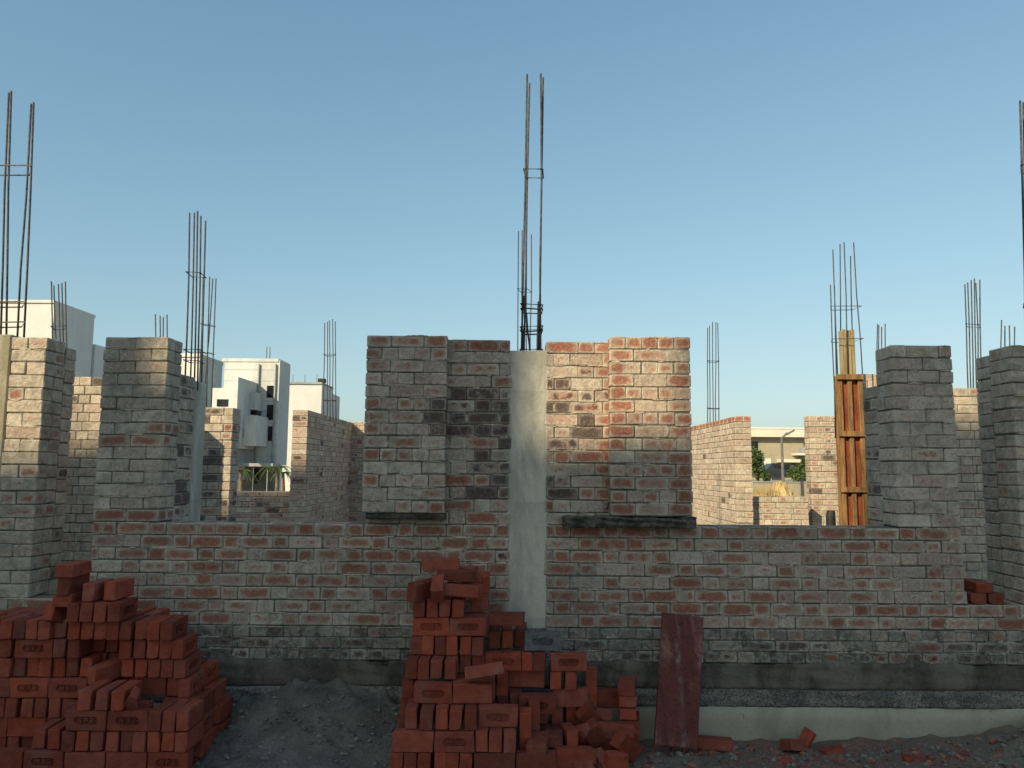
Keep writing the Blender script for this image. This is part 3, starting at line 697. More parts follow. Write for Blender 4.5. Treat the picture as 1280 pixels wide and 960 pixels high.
# ------------------------------------------------------------------ loose clay bricks
L_, T_, Wd = .215, .066, .103
def strokes():
    S = [(-.9, -.7), (-.4, -1), (.5, -1), (.9, -.6), (.6, -.1), (-.6, .1), (-.9, .6), (-.5, 1), (.4, 1), (.9, .7)]
    P = [(-.8, -1), (-.8, 1), (.5, 1), (.9, .55), (.5, .05), (-.7, .05)]
    R_ = [(-.8, -1), (-.8, 1), (.5, 1), (.9, .55), (.5, .05), (-.7, .05), (.9, -1)]
    return [S, P, R_]
def brick_mesh(seed, flat=False, broken=0):
    r = random.Random(seed); bm = bmesh.new()
    bmesh.ops.create_cube(bm, size=1)
    for v in bm.verts: v.co = Vector((v.co.x*L_, v.co.y*T_, v.co.z*Wd))
    for v in bm.verts: v.co += Vector([r.uniform(-.003, .003) for _ in range(3)])
    if broken:
        for v in bm.verts:
            if v.co.x > 0: v.co.x = (broken-.5)*L_ + r.uniform(-.03, .03)
    bmesh.ops.bevel(bm, geom=list(bm.edges), offset=r.uniform(.003, .005), segments=2, profile=.5, affect='EDGES')
    bm.normal_update()
    if not flat and not broken:
        f = max([f for f in bm.faces if f.normal.y < -.9], key=lambda f: f.calc_area())
        vs = list(f.verts); edges = list(f.edges); y0 = sum(v.co.y for v in vs)/len(vs)
        bmesh.ops.delete(bm, geom=[f], context='FACES_ONLY')
        hl, hr = .043, .021; cap = []
        for i in range(20):
            a = 2*math.pi*i/20; cap.append((hl*(1 if math.cos(a) > 0 else -1)*(abs(math.cos(a)) > 1e-6)+hr*math.cos(a), hr*math.sin(a)))
        o = [bm.verts.new((x, y0, z)) for x, z in cap]; i_ = [bm.verts.new((x*.955, y0+.0145, z*.86)) for x, z in cap]
        oe = [bm.edges.new((o[i], o[(i+1) % 20])) for i in range(20)]
        bmesh.ops.triangle_fill(bm, edges=[e for e in edges if e.is_valid]+oe, use_beauty=True)
        for i in range(20): bm.faces.new((o[i], o[(i+1) % 20], i_[(i+1) % 20], i_[i]))
        bm.faces.new(i_[::-1])
        # SPR raised on the floor of the frog
        for li, poly in enumerate(strokes()):
            cx = (li-1)*.031
            pts = [Vector((cx+px*.0105, py*.0125)) for px, py in poly]
            for a, b in zip(pts, pts[1:]):
                dd = (b-a); ln = dd.length+.003; an = math.atan2(dd.y, dd.x); mid = (a+b)/2
                mt = Matrix.Translation((mid.x, y0+.0075, mid.y)) @ Matrix.Rotation(-an, 4, 'Y') @ Matrix.Diagonal((ln, .012, .0052, 1))
                bmesh.ops.create_cube(bm, size=1, matrix=mt)
        bm.normal_update()
        bmesh.ops.recalc_face_normals(bm, faces=bm.faces)
    else:
        bmesh.ops.subdivide_edges(bm, edges=[e for e in bm.edges if e.calc_length() > .04], cuts=2, use_grid_fill=True)
        for v in bm.verts: v.co += Vector([r.uniform(-.0012, .0012)*(4 if broken and v.co.x > (broken-.55)*L_ else 1) for _ in range(3)])
    for _ in range(r.choice((0, 1, 1, 2))):
        cn = Vector((r.choice((-1, 1))*(L_/2 if not broken else L_/2*.999), r.choice((-1, 1))*T_/2, r.choice((-1, 1))*Wd/2)); rad = r.uniform(.010, .020); am = r.uniform(.003, .007)
        for v in bm.verts:
            dd = (v.co-cn).length
            if dd < rad: v.co += (Vector((0, 0, 0))-cn).normalized()*am*(1-dd/rad*.6)
    me = bpy.data.meshes.new('clay_brick'); bm.to_mesh(me); bm.free(); me.materials.append(CLAY); return me
FROG = [brick_mesh(i) for i in range(4)]; PLAIN = [brick_mesh(10+i, True) for i in range(5)]
HALF = [brick_mesh(20+i, False, .55) for i in range(3)]; CHUNK = [brick_mesh(30+i, False, .3) for i in range(3)]
CEMB = mat_plain('cement_coated_brick', (.10, .10, .10), (.17, .165, .16), .9, 20, .4)
RB = random.Random(77)
ORD = ['zeroth', 'first', 'second', 'third', 'fourth', 'fifth', 'sixth', 'seventh', 'eighth', 'ninth', 'tenth', 'eleventh', 'twelfth', 'thirteenth', 'fourteenth', 'fifteenth', 'sixteenth', 'seventeenth']
rows = {}
def brick(loc, rot=(0, 0, 0), kind='plain', label=None, group=None, mat=None, name='clay_brick'):
    me = RB.choice({'frog': FROG, 'plain': PLAIN, 'half': HALF, 'chunk': CHUNK}[kind])
    if mat: me = me.copy(); me.materials[0] = mat
    o = bpy.data.objects.new(name, me); C.objects.link(o); o.location = loc; o.rotation_euler = rot
    return tag(o, label, 'brick', group)
PITCH = .107
def conv(y, drop):
    p = (107+F*drop/y)/F; return drop*(ct+p*st)/(p*ct-st)
def row(pile, rowname, k, y, items, group):
    """one course of a pile: layer k, front at distance y, items (px_left, code): H end-on, S side-on stamped, I stamped upside down,
    P side-on plain; V end-on showing its stamped side to the right"""
    z = k*PITCH + Wd/2; n = 0; y = conv(y, H-k*PITCH)
    for it in items:
        px, code = it[0], it[1]; dy = it[2] if len(it) > 2 else 0; dz = it[3] if len(it) > 3 else 0
        yy = y+dy; x0 = xat(px, 480+100, 0) if False else None
        # left edge of the front face at this pixel column
        py = 480
        a = (px-640)/F; dzz = z-H
        x = (a*(yy*ct+dzz*st)-(yy*rt.y+dzz*rt.z))/cr
        n += 1; j = lambda s: RB.uniform(-s, s)
        if code in 'SIP':
            rot = [j(.012), j(.012), j(.03)]; ln = L_
            loc = (x+L_/2, yy+T_/2, z+dz)
            if code == 'I': rot[1] += math.pi
            kind = 'plain' if code == 'P' else 'frog'
            if code == 'P': rot[2] += 0
            desc = {'S': 'side-on brick stamped SPR', 'I': 'side-on brick stamped upside down', 'P': 'plain side-on brick'}[code]
        else:
            rot = [j(.012), j(.02), math.pi/2+j(.035)]
            loc = (x+T_/2, yy+L_/2+j(.006), z+dz+j(.0015))
            kind = 'frog' if code == 'V' else 'plain'
            if code == 'V' and RB.random() < .5: rot[0] += math.pi; rot[2] += 0
            if code == 'V' and abs(rot[0]) > 1: rot[2] += math.pi
            desc = {'H': 'end-on brick', 'V': 'end-on brick stamped on its flank'}[code]
        if rowname is None: lb = None
        else: lb = '%s, %s in %s, %s' % (desc, ORD[n], rowname.replace('the ', ''), pile)
        o = brick(loc, rot, kind, lb, group)
        if code == 'V': o.rotation_euler = (0, j(.01), math.pi/2+j(.02))
GL = 'bricks stacked in the left pile'; GM = 'bricks stacked in the middle pile'
LP = 'left pile'; MPn0 = 'middle pile'
# back tier, top to bottom
row(LP, 'the eighth row up, the two-wide crown', 8, 4.29, [(101, 'H', .02, .107), (128, 'H', .05, .107)], GL)
row(LP, 'the crown row', 8, 4.30, [(83, 'H'), (101, 'H'), (118, 'H'), (135, 'V')], GL)
row(LP, 'the top long row', 7, 4.33, [(-18, 'H'), (-2, 'H'), (15, 'H'), (32, 'H'), (48, 'H'), (67, 'H', .04), (85, 'H'), (101, 'H'), (117, 'H'), (133, 'H'), (150, 'H'), (168, 'H'), (184, 'H'), (201, 'V')], GL)
row(LP, 'the top long row, second rank', 7, 4.555, [(-8, 'H'), (8, 'H'), (24, 'H'), (40, 'H'), (56, 'H'), (72, 'H'), (160, 'H', 0, .0), (178, 'H')], GL)
row(LP, 'the row under the top row', 6, 4.34, [(-18, 'H'), (-2, 'H'), (18, 'S'), (67, 'H'), (84, 'H'), (148, 'H'), (166, 'H'), (183, 'H'), (199, 'H'), (214, 'V')], GL)
row(LP, 'the packing behind the front step', 3, 4.16, [(84, 'P'), (135, 'P'), (85, 'P', .075), (136, 'P', .075)], GL)
row(LP, 'the floor of the dark gap', 5, 4.47, [(118, 'H'), (135, 'H')], GL)
row(LP, 'the bed below the dark gap', 4, 4.46, [(112, 'H'), (128, 'H'), (144, 'H')], GL)
row(MPn0, 'the dark filling at the middle', 3, 4.46, [(603, 'H'), (620, 'H'), (637, 'H')], GM)
row(MPn0, 'the deep filling at the middle', 4, 4.64, [(612, 'H'), (628, 'H')], GM)
row(LP, 'the back of the dark gap', 6, 4.50, [(102, 'H'), (118, 'H'), (134, 'H')], GL)
row(LP, 'the row level with the dark gap', 5, 4.35, [(-18, 'H'), (-2, 'H', -.02), (17, 'H'), (33, 'H'), (49, 'H'), (66, 'H'), (82, 'H'), (100, 'H'), (152, 'H'), (169, 'H'), (186, 'H'), (202, 'H'), (218, 'V')], GL)
row(LP, 'the middle row of stamped bricks', 4, 4.31, [(-36, 'P'), (11, 'S'), (60, 'I'), (160, 'P', .05), (208, 'H', .04), (223, 'V', .04)], GL)
row(LP, 'the back row left of the step', 3, 4.30, [(-10, 'H'), (6, 'H'), (26, 'H'), (42, 'H'), (60, 'H'), (77, 'H')], GL)
row(LP, 'the low back row left of the step', 2, 4.30, [(-40, 'P'), (9, 'P'), (57, 'H')], GL)
row(LP, 'the lowest back row at the left edge', 1, 4.30, [(-26, 'H'), (-9, 'H'), (8, 'H'), (25, 'H')], GL)
row(LP, 'the right flank behind the top row', 4, 4.58, [(228, 'V'), (244, 'V')], GL)
# front step
row(LP, 'the top row of the front step', 4, 4.09, [(97, 'H'), (119, 'H'), (138, 'H')], GL)
row(LP, 'the second row of the front step', 3, 4.09, [(82, 'S'), (134, 'I'), (185, 'H'), (202, 'H'), (219, 'H')], GL)
row(LP, 'the third row of the front step', 2, 4.085, [(41, 'H', .04), (59, 'H', .03), (77, 'H'), (94, 'H'), (112, 'H'), (133, 'H'), (150, 'H'), (166, 'H'), (184, 'H'), (201, 'H'), (219, 'H')], GL)
row(LP, 'the lowest visible row of the front step', 1, 4.075, [(-24, 'P'), (28, 'I'), (80, 'P'), (132, 'P'), (184, 'S')], GL)
row(LP, 'the right flank behind the front step', 3, 4.31, [(203, 'H'), (219, 'H'), (235, 'H')], GL)
row(LP, 'the far right flank of the pile', 3, 4.54, [(236, 'H'), (252, 'H')], GL)
row(LP, 'the lower right flank', 2, 4.305, [(200, 'H'), (217, 'H'), (235, 'V')], GL)
row(LP, 'the far lower right flank', 2, 4.53, [(228, 'H'), (245, 'H'), (261, 'H')], GL)
row(LP, 'the bottom right flank', 1, 4.30, [(204, 'H'), (222, 'H'), (238, 'H')], GL)
row(LP, 'the far bottom right flank', 1, 4.53, [(232, 'H'), (249, 'H'), (266, 'H')], GL)
row(LP, 'the base of the front step', 0, 4.07, [(-40, 'P'), (12, 'P'), (64, 'P'), (116, 'P'), (182, 'V', 0)], GL)
row(LP, 'the base row of the right flank', 0, 4.30, [(215, 'H'), (232, 'H')], GL)
row(LP, 'the far base row of the right flank', 0, 4.53, [(248, 'H'), (265, 'H')], GL)
# loose ones on and in the left pile
def loose(px, py, y, rot, kind, label, group=None, mat=None, name='clay_brick'):
    y = conv(y, (py-587)/F*y)
    return brick(pt(px, py, y), tuple(R(a) for a in rot), kind, label, group, mat, name)
loose(92, 730, 4.42, (0, 1, 90), 'plain', 'end-on clay brick in the small tower above the left pile, lower of two', GL)
loose(92, 711, 4.42, (90, 0, 93), 'plain', 'topmost clay brick of the small tower on the left pile', GL).location.z += .0
loose(90, 747, 4.42, (90, 0, 92), 'plain', 'flat end-on clay brick at the foot of the small tower on the left pile', GL)
loose(77, 768, 4.42, (0, 20, 80), 'plain', 'weathered round-edged clay brick tilted at the left end of the crown row', GL)
loose(137, 838, 4.40, (8, -8, 60), 'plain', 'worn brown clay brick lying askew below the dark gap of the left pile', GL)
loose(184, 881, 4.16, (40, 30, 20), 'chunk', 'broken pointed piece of clay brick on the front step of the left pile', GL)
# middle pile: tower
MPn = 'middle pile'
row(MPn, 'the topmost upright row', 8, 4.50, [(517, 'H'), (533, 'H'), (549, 'H'), (565, 'H')], GM)
row(MPn, 'the first stamped row', 7, 4.50, [(516, 'I'), (562, 'S')], GM)
row(MPn, 'the row under the first stamped row', 6, 4.48, [(513, 'H'), (528, 'H'), (543, 'H'), (558, 'H'), (575, 'H'), (590, 'H')], GM)
row(MPn, 'the row of four at mid height', 5, 4.35, [(507, 'H'), (522, 'H'), (538, 'H'), (556, 'H')], GM)
row(MPn, 'the second stamped row', 4, 4.26, [(517, 'I'), (566, 'P')], GM)
row(MPn, 'the outer left face at mid height', 4, 4.36, [(502, 'H')], GM)
row(MPn, 'the short row right of the second stamped row', 4, 4.42, [(604, 'H', -.1, .0), (621, 'H', -.02)], GM)
row(MPn, 'the leaning row below the second stamped row', 3, 4.14, [(505, 'H', .02), (525, 'H', -.0), (544, 'H'), (562, 'H'), (580, 'H')], GM)
row(MPn, 'the row with one stamped brick', 3, 4.20, [(598, 'I')], GM)
row(MPn, 'the low stamped row', 2, 4.11, [(491, 'P'), (543, 'I'), (595, 'H'), (612, 'H'), (629, 'H')], GM)
row(MPn, 'the row above the lowest', 1, 4.10, [(488, 'H'), (505, 'H'), (523, 'H'), (542, 'H'), (558, 'H'), (575, 'H'), (593, 'P'), (645, 'P')], GM)
row(MPn, 'the lowest row', 0, 4.09, [(484, 'P'), (536, 'P'), (588, 'P'), (640, 'P')], GM)
# second rank of the tower
row(MPn, 'the rank behind the lowest stamped row', 2, 4.34, [(497, 'H'), (514, 'H')], GM)
row(MPn, 'the inner rank at mid height', 3, 4.36, [(500, 'H'), (517, 'H')], GM)
row(MPn, 'the inner rank under the loose top bricks', 8, 4.73, [(530, 'H'), (546, 'H'), (562, 'H'), (588, 'H', -.05), (596, 'H', -.03)], GM)
row(MPn, 'the backing of the first stamped row', 7, 4.57, [(517, 'P'), (562, 'P'), (517, 'P', .07), (562, 'P', .07)], GM)
row(MPn, 'the backing of the second stamped row', 4, 4.33, [(566, 'P'), (566, 'P', .07)], GM)
row(MPn, 'the shelf under the leaning brick', 5, 4.50, [(574, 'H'), (590, 'H')], GM)
row(MPn, 'the high dark corner', 9, 4.73, [(588, 'H', -.05), (597, 'H')], GM)
# right half
row(MPn, 'the upper row right of the tower', 6, 4.66, [(611, 'H'), (627, 'H'), (645, 'H', .06)], GM)
row(MPn, 'the shoulder row right of the tower', 5, 4.55, [(606, 'S'), (652, 'H'), (668, 'H'), (688, 'S')], GM)
row(MPn, 'the third row right of the tower', 4, 4.55, [(636, 'P', .04), (688, 'H'), (707, 'H')], GM)
row(MPn, 'the dark row with a sunken stamp', 3, 4.42, [(648, 'I')], GM)
row(MPn, 'the fourth row right of the tower', 3, 4.56, [(690, 'P')], GM)
row(MPn, 'the fifth row right of the tower', 2, 4.58, [(640, 'P'), (690, 'H'), (707, 'H'), (722, 'H')], GM)
row(MPn, 'the sixth row right of the tower', 1, 4.56, [(648, 'P', .0), (692, 'H'), (708, 'H'), (724, 'H')], GM)
row(MPn, 'the base row right of the tower', 0, 4.54, [(648, 'P'), (694, 'P')], GM)
# loose bricks of the middle pile
loose(551, 705, 4.60, (88, 0, 12), 'plain', 'topmost clay brick lying flat on the middle pile', GM)
loose(571, 718, 4.58, (90, 3, -6), 'plain', 'second flat clay brick from the top of the middle pile', GM)
loose(589, 715, 4.72, (90, -4, 40), 'half', 'half brick poking out right under the top of the middle pile', GM)
loose(548, 729, 4.50, (0, -38, 90), 'half', 'pale end-on half brick tilted forward near the top of the middle pile', GM)
loose(528, 738, 4.52, (4, 0, 60), 'plain', 'clay brick turned with its corner out at the upper left of the middle pile', GM)
loose(579, 737, 4.53, (88, 2, -14), 'plain', 'clay brick lying askew over the upright row near the top of the middle pile', GM)
loose(598, 735, 4.70, (90, 0, 10), 'half', 'dusty half brick behind the askew one near the top of the middle pile', GM)
loose(605, 838, 4.30, (78, -8, 6), 'frog', 'clay brick leaning across the ledge at mid height of the middle pile', GM)
loose(633, 773, 4.66, (90, 0, -6), 'plain', 'flat clay brick capping the row right of the tower of the middle pile', GM)
loose(678, 801, 4.62, (0, 0, 2), 'frog', 'cement-grey stamped brick at the right shoulder of the middle pile', GM, CEMB)
loose(739, 858, 4.72, (0, 87, 86), 'plain', 'clay brick standing upright just right of the middle pile', GM)
loose(757, 872, 4.78, (4, 6, 8), 'plain', 'dusty dark clay brick behind the standing one right of the middle pile', GM)
loose(784, 857, 4.72, (88, 0, 78), 'plain', 'top clay brick of the small stack between middle pile and plate', GM)
loose(784, 871, 4.72, (90, 0, 82), 'plain', 'second clay brick of the small stack between middle pile and plate', GM)
loose(784, 886, 4.72, (90, 0, 84), 'plain', 'third clay brick of the small stack between middle pile and plate', GM)
loose(788, 901, 4.72, (90, 0, 80), 'plain', 'fourth clay brick of the small stack between middle pile and plate', GM)
loose(787, 915, 4.74, (90, 0, 80), 'plain', 'lowest clay brick of the small stack between middle pile and plate', GM)
loose(657, 912, 4.28, (0, 86, 88), 'plain', 'clay brick standing on end in the hollow of the middle pile', GM)
loose(667, 898, 4.40, (0, 88, 93), 'plain', 'dark clay brick standing behind the upright one in the hollow', GM)
loose(673, 930, 4.22, (90, -4, 80), 'plain', 'clay brick pointing forward out of the hollow of the middle pile', GM)
loose(692, 921, 4.36, (88, 4, 84), 'plain', 'dust-covered clay brick sloping back in the hollow, first of two', GM)
loose(711, 920, 4.38, (0, 6, 97), 'plain', 'long clay brick sloping down at the right side of the hollow', GM)
loose(718, 943, 4.22, (84, 2, 6), 'plain', 'clay brick lying flat at the lower right corner of the middle pile', GM)
loose(716, 956, 4.20, (88, -1, 3), 'plain', 'clay brick under the flat one at the lower right corner', GM)
GR = 'broken bricks scattered between pile and plate'
for (px, py, y, rot, kd, lb) in (
    (741, 899, 4.58, (20, 40, 30), 'half', 'rounded broken brick at the top of the rubble right of the middle pile'),
    (762, 896, 4.66, (60, 10, 15), 'half', 'flat broken brick with a cement crust, at the back of the rubble'),
    (769, 911, 4.55, (80, 5, -4), 'plain', 'whole dusty brick lying on the rubble right of the middle pile'),
    (746, 922, 4.45, (30, 50, 40), 'half', 'steeply tilted pale brick in the middle of the rubble'),
    (763, 930, 4.50, (5, 0, 10), 'half', 'small dark half brick below the whole brick on the rubble'),
    (783, 932, 4.42, (20, 35, 50), 'plain', 'clay brick tilted down to the right in the rubble'),
    (799, 924, 4.60, (10, 5, -25), 'half', 'half brick at the right edge of the rubble beside the plate'),
    (753, 948, 4.28, (15, -20, -30), 'half', 'broken brick with a dark hollow below it in the rubble front'),
    (777, 952, 4.32, (5, 5, 20), 'half', 'square half brick at the front of the rubble'),
    (735, 930, 4.36, (50, 60, 10), 'chunk', 'sharp brick sliver standing at the left of the rubble'),
    (733, 958, 4.22, (80, 5, 30), 'half', 'half brick cut by the bottom edge right of the middle pile')):
    loose(px, py, y, rot, kd, lb, GR)
GS = 'brick pieces lying on the ground right of the plate'
for (px, py, y, rot, kd, lb) in (
    (893, 929, 4.68, (84, 2, -6), 'plain', 'whole clay brick lying on the ground just right of the leaning plate'),
    (1000, 932, 4.70, (70, 10, 20), 'half', 'broken clay brick in the soil below the pale beam'),
    (1014, 927, 4.76, (20, 30, 50), 'chunk', 'brick fragment touching the right side of the broken brick in the soil'),
    (1050, 941, 4.62, (80, -6, 10), 'half', 'half brick sunk in the soil, right of the two touching pieces'),
    (1153, 955, 4.50, (84, 4, -12), 'half', 'half brick at the bottom edge below the right end pier'),
    (985, 957, 4.50, (86, 0, 5), 'half', 'half brick at the bottom edge, left of the sunken one')):
    loose(px, py, y, rot, kd, lb, GS)
GD = 'bricks left in the right doorway'
for (px, py, y, rz, lb) in ((1214, 740, 6.9, 4, 'red brick on the floor of the right doorway, left one'), (1226, 748, 6.7, -6, 'red brick on the floor of the right doorway, right one')):
    pass
# two bricks on the doorway threshold
tx = xat(1213, D+.12, ZD)
brick((tx, D+.125, ZD+.036), (R(90), 0, R(88)), 'plain', 'dark red brick lying on the threshold of the right doorway', GD)
brick((tx+.112, D+.13, ZD+.036), (R(90), 0, R(92)), 'plain', 'second dark red brick on the threshold, nearer the edge pier', GD)
brick((tx+.05, D+.135, ZD+.104), (R(90), 0, R(86)), 'plain', 'upper dark red brick resting on the two on the threshold', GD)
# leaning shuttering plate
pl = empty('shuttering_plate', (0, 0, 0), 'rusty dark red shuttering plate leaning upright against the plinth wall', 'plate')
bl, br_ = pt(818, 930, 4.78), pt(872, 937, 4.78); tl, tr = pt(824, 766, 4.925), pt(875, 770, 4.925)
xa = (br_-bl).normalized(); za = ((tl+tr)/2-(bl+br_)/2); hgt = za.length; za.normalize(); ya = za.cross(xa).normalized(); za = xa.cross(ya)
wdt = ((br_-bl).length+(tr-tl).length)/2; MM = Matrix((xa, ya, za)).transposed().to_4x4(); MM.translation = (bl+br_)/2
m = MB(); m.obox(MM @ Matrix.Translation((0, .0, hgt/2)), wdt/2, .006, hgt/2, .002); m.build('face_sheet', RUST, pl)
for s, (zc, hw_) in enumerate(((0, 0), (0, 0))):
    m = MB(); m.obox(MM @ Matrix.Translation(((-1, 1)[s]*(wdt/2-.006), .018, hgt/2)), .005, .0115, hgt/2-.004, .002); m.build('edge_rib', RUST, pl)
# gravel and brick chips on the ground: nobody could count them
rr = random.Random(9); m = MB()
def stone(mb, p, s):
    M_ = Matrix.Translation(p) @ Matrix.Rotation(rr.uniform(0, 6), 4, 'Z') @ Matrix.Rotation(rr.uniform(-.6, .6), 4, 'X')
    a, b, c = s*rr.uniform(.6, 1.3), s*rr.uniform(.5, 1), s*rr.uniform(.35, .8); n = len(mb.v)
    for x, y, z in ((-1,0,0),(1,0,0),(0,-1,0),(0,1,0),(0,0,-1),(0,0,1),(.6,.6,.5),(-.6,.6,.4),(.6,-.6,.5),(-.6,-.6,.45)):
        mb.v.append(M_ @ Vector((x*a*rr.uniform(.8, 1.1), y*b*rr.uniform(.8, 1.1), z*c)))
    for f in ((5,6,7),(5,8,6),(5,9,8),(5,7,9),(6,1,3),(6,3,7),(7,3,0),(7,0,9),(9,0,2),(9,2,8),(8,2,1),(8,1,6),(4,3,1),(4,0,3),(4,2,0),(4,1,2)): mb.f.append([n+q for q in f])
chips = MB(); grit = MB()
for i in range(4500):
    x = rr.uniform(.2, 4.2); y = 3.6+1.35*rr.random()**.6
    p = Vector((x, y, ground_h(x, y))); q = rr.random()
    stone(chips if q < .42 and x < 3 else grit, p, (.004+.036*rr.random()**5))
for i in range(1500):
    x = rr.uniform(-2.0, -.5); y = 3.6+1.33*rr.random()**.6
    stone(grit, Vector((x, y, ground_h(x, y))), .004+.022*rr.random()**3)
tag(chips.build('brick_rubble', mat_plain('brick_chip', (.17, .055, .035), (.33, .15, .11), .9, 12, .2)), kind='stuff')
tag(grit.build('gravel', mat_plain('grit', (.11, .10, .085), (.22, .20, .165), .9, 9, .2)), kind='stuff')

# ------------------------------------------------------------------ houses beyond
def hb(parent, name, mat, px0, px1, pyt, pyb, y0, y1, ground=False, b=0):
    """box whose front face at distance y0 spans these pixel columns and rows"""
    zt_ = zat((px0+px1)/2, pyt, y0); zb_ = -.1 if ground else zat((px0+px1)/2, pyb, y0)
    zm = (zt_+zb_)/2 if not ground else zt_-1
    m = MB(); m.box(xat(px0, y0, zm), xat(px1, y0, zm), y0, y1, zb_, zt_, b); return m.build(name, mat, parent)
hA = empty('white_house', (pt(40, 500, 45).x, 45, 0), 'large plain white house block behind the left pillar', 'house', 'white houses beyond the site')
hb(hA, 'wall', WHITE, -60, 67, 376, 0, 45, 49.4, True)
hb(hA, 'parapet', WHITE, -60.5, 67.5, 374.5, 378, 44.9, 49.5)
hb(hA, 'side_wing', WHITE, 20, 118, 430, 0, 49.51, 56, True)
hB = empty('white_house', (pt(236, 500, 50).x, 50, 0), 'small white house block behind the tall steel bars over the left pier', 'house', 'white houses beyond the site')
hb(hB, 'wall', WHITE2, 222, 249, 443, 0, 50, 54, True)
hb(hB, 'parapet', WHITE2, 221.5, 249.5, 441.5, 446, 49.9, 54.1)
hC = empty('white_house', (pt(313, 500, 42).x, 42, 0), 'tall white tower house with three stacked dark windows and a box balcony', 'house', 'white houses beyond the site')
yC = 42.0
hb(hC, 'tower_wall', WHITE2, 278, 347.5, 449.5, 581, yC, yC+2.0)
hb(hC, 'roof_parapet', WHITE2, 277.5, 348, 448, 452, yC-.05, yC+2.05)
SHADE = mat_plain('porch_shade_paint', (.10, .105, .105), (.15, .155, .15), .85, .6, 0)  # shade of the recess under the tower, put into the wall colour
hb(hC, 'lower_wall', SHADE, 290, 342, 581, 0, yC+.8, yC+1.9, True)
hb(hC, 'left_wing', WHITE2, 262, 290, 485, 600, yC-2.2, yC-.003)
hb(hC, 'fin_wall', WHITE2, 290.5, 296, 471, 560, yC-3.0, yC-.004)
hb(hC, 'balcony_box', WHITE2, 296, 320, 519, 557, yC-2.0, yC-.005)
hb(hC, 'upper_box', WHITE2, 303, 319, 490, 512, yC-1.2, yC-.005)
hb(hC, 'strip_window', GLASS, 298, 320, 513, 518, yC-.9, yC-.01)
for a, b in ((482, 497), (506, 525), (533, 551)):
    wn = hb(hC, 'window', GLASS, 333.5, 341.5, a, b, yC-.03, yC+.002)
    m = MB(); x0_, x1_ = xat(333, yC-.06, 5), xat(342, yC-.06, 5); za_, zb_ = zat(337, b+.3, yC-.06), zat(337, b-.6, yC-.06)
    m.box(x0_, x1_, yC-.09, yC-.031, za_, zb_); m.build('sill', WHITE2, wn)
hb(hC, 'window', GLASS, 271, 285, 499, 508, yC-2.23, yC-2.198)
hb(hC, 'balcony_grille', GREYW, 299, 305, 536, 547, yC-2.04, yC-2.002)
hb(hC, 'porch_slab', GREYW, 292, 341, 579, 583, yC-1.4, yC-.01)
hb(hC, 'doorway', GLASS, 318, 323, 586, 604, yC+.76, yC+.802)
for px in (315, 333):
    hb(hC, 'porch_post', GREYW, px, px+.9, 583, 0, yC-1.2, yC-1.13, True)
for zz_ in (462, 476, 489, 501, 514, 529, 543, 557, 570):
    hb(hC, 'lift_line', GREYW, 279 if zz_ < 484 else 297, 347, zz_, zz_+.35, yC-.012, yC-.0005)
for px in (324, 345):
    p = pt(px, 455, yC-.08); q_ = pt(px, 580, yC-.08); m = MB(); m.tube([(p.x, yC-.08, p.z), (p.x, yC-.08, q_.z)], .045, 6); m.build('drain_pipe', GREYW, hC)
p = pt(288, 449, yC+1); m = MB(); m.tube([(p.x, yC+1, p.z), (p.x, yC+1, p.z+.02)], .01, 4)
for px in (333, 337):
    m = MB(); p = pt(px, 450, yC+1); m.tube([p, p+Vector((0, 0, .75))], .025, 5); m.build('roof_aerial', LAMPM, hC)
hD = empty('white_house', (pt(385, 500, 55).x, 55, 0), 'bright white flat-roofed house right of the tower house', 'house', 'white houses beyond the site')
hb(hD, 'wall', WHITE, 340, 402, 479, 0, 55, 58.4, True)
hb(hD, 'roof_slab', GREYW, 339.5, 402.6, 477.6, 480, 54.9, 58.5)
hb(hD, 'stair_block', WHITE2, 404, 412, 491, 0, 58.6, 62, True)
for px in (352, 366, 381, 396):
    p = pt(px, 478, 55.1); m = MB(); m.tube([(p.x, 55.1, p.z), (p.x, 55.1, p.z+.55)], .02, 5); m.build('roof_railing_post', LAMPM, hD)
m = MB(); p = pt(401, 478, 55); m.box(p.x-.25, p.x+.25, 55.1, 55.6, p.z, p.z+.3, .03); m.build('water_tank', BLACKP, hD)
hE = empty('beige_house', (pt(975, 580, 75).x, 75, 0), 'long beige house with cream roof band seen over the low sunlit wall', 'house')
yE = 75.0
hb(hE, 'wall', BEIGE, 860, 1040, 545, 0, yE, yE+9, True)
hb(hE, 'roof_band', CREAM, 856, 1044, 535, 546, yE-.8, yE+9.2)
hb(hE, 'roof_edge', WHITE, 855, 1045, 534, 536, yE-.85, yE-.81)
hb(hE, 'window', GLASS, 936, 947.5, 552, 562, yE-.05, yE+.01)
hb(hE, 'window', GLASS, 1005, 1012, 553, 566, yE-.05, yE+.01)
hb(hE, 'balcony', CREAM, 997, 1016, 566.5, 569, yE-1.6, yE-.01)
hb(hE, 'balcony_rail', GREYW, 998, 1015, 559, 566.4, yE-1.58, yE-1.54)
hb(hE, 'ledge', CREAM, 976, 1016, 574, 578, yE-1.2, yE-.02)
hb(hE, 'ground_floor_window', GLASS, 964, 994, 579, 595, yE-.06, yE+.01)
hb(hE, 'garden_arch', CREAM, 955, 964, 573, 0, yE-2.2, yE-1.6, True)
rw = empty('boundary_wall', (pt(975, 610, 40).x, 40, 0), 'low grey compound wall along the street before the beige house', 'wall')
hb(rw, 'wall', mat_plain('cement_wall', (.24, .215, .165), (.32, .28, .22), .9, 2, .2), 700, 1240, 603, 0, 40, 40.2, True)
hb(rw, 'coping', GREYW, 699, 1241, 602, 603.2, 39.95, 40.25)
m = MB(); m.box(-200, 200, 44, 52, -.3, -.016); tag(m.build('road', ASPH), kind='structure')
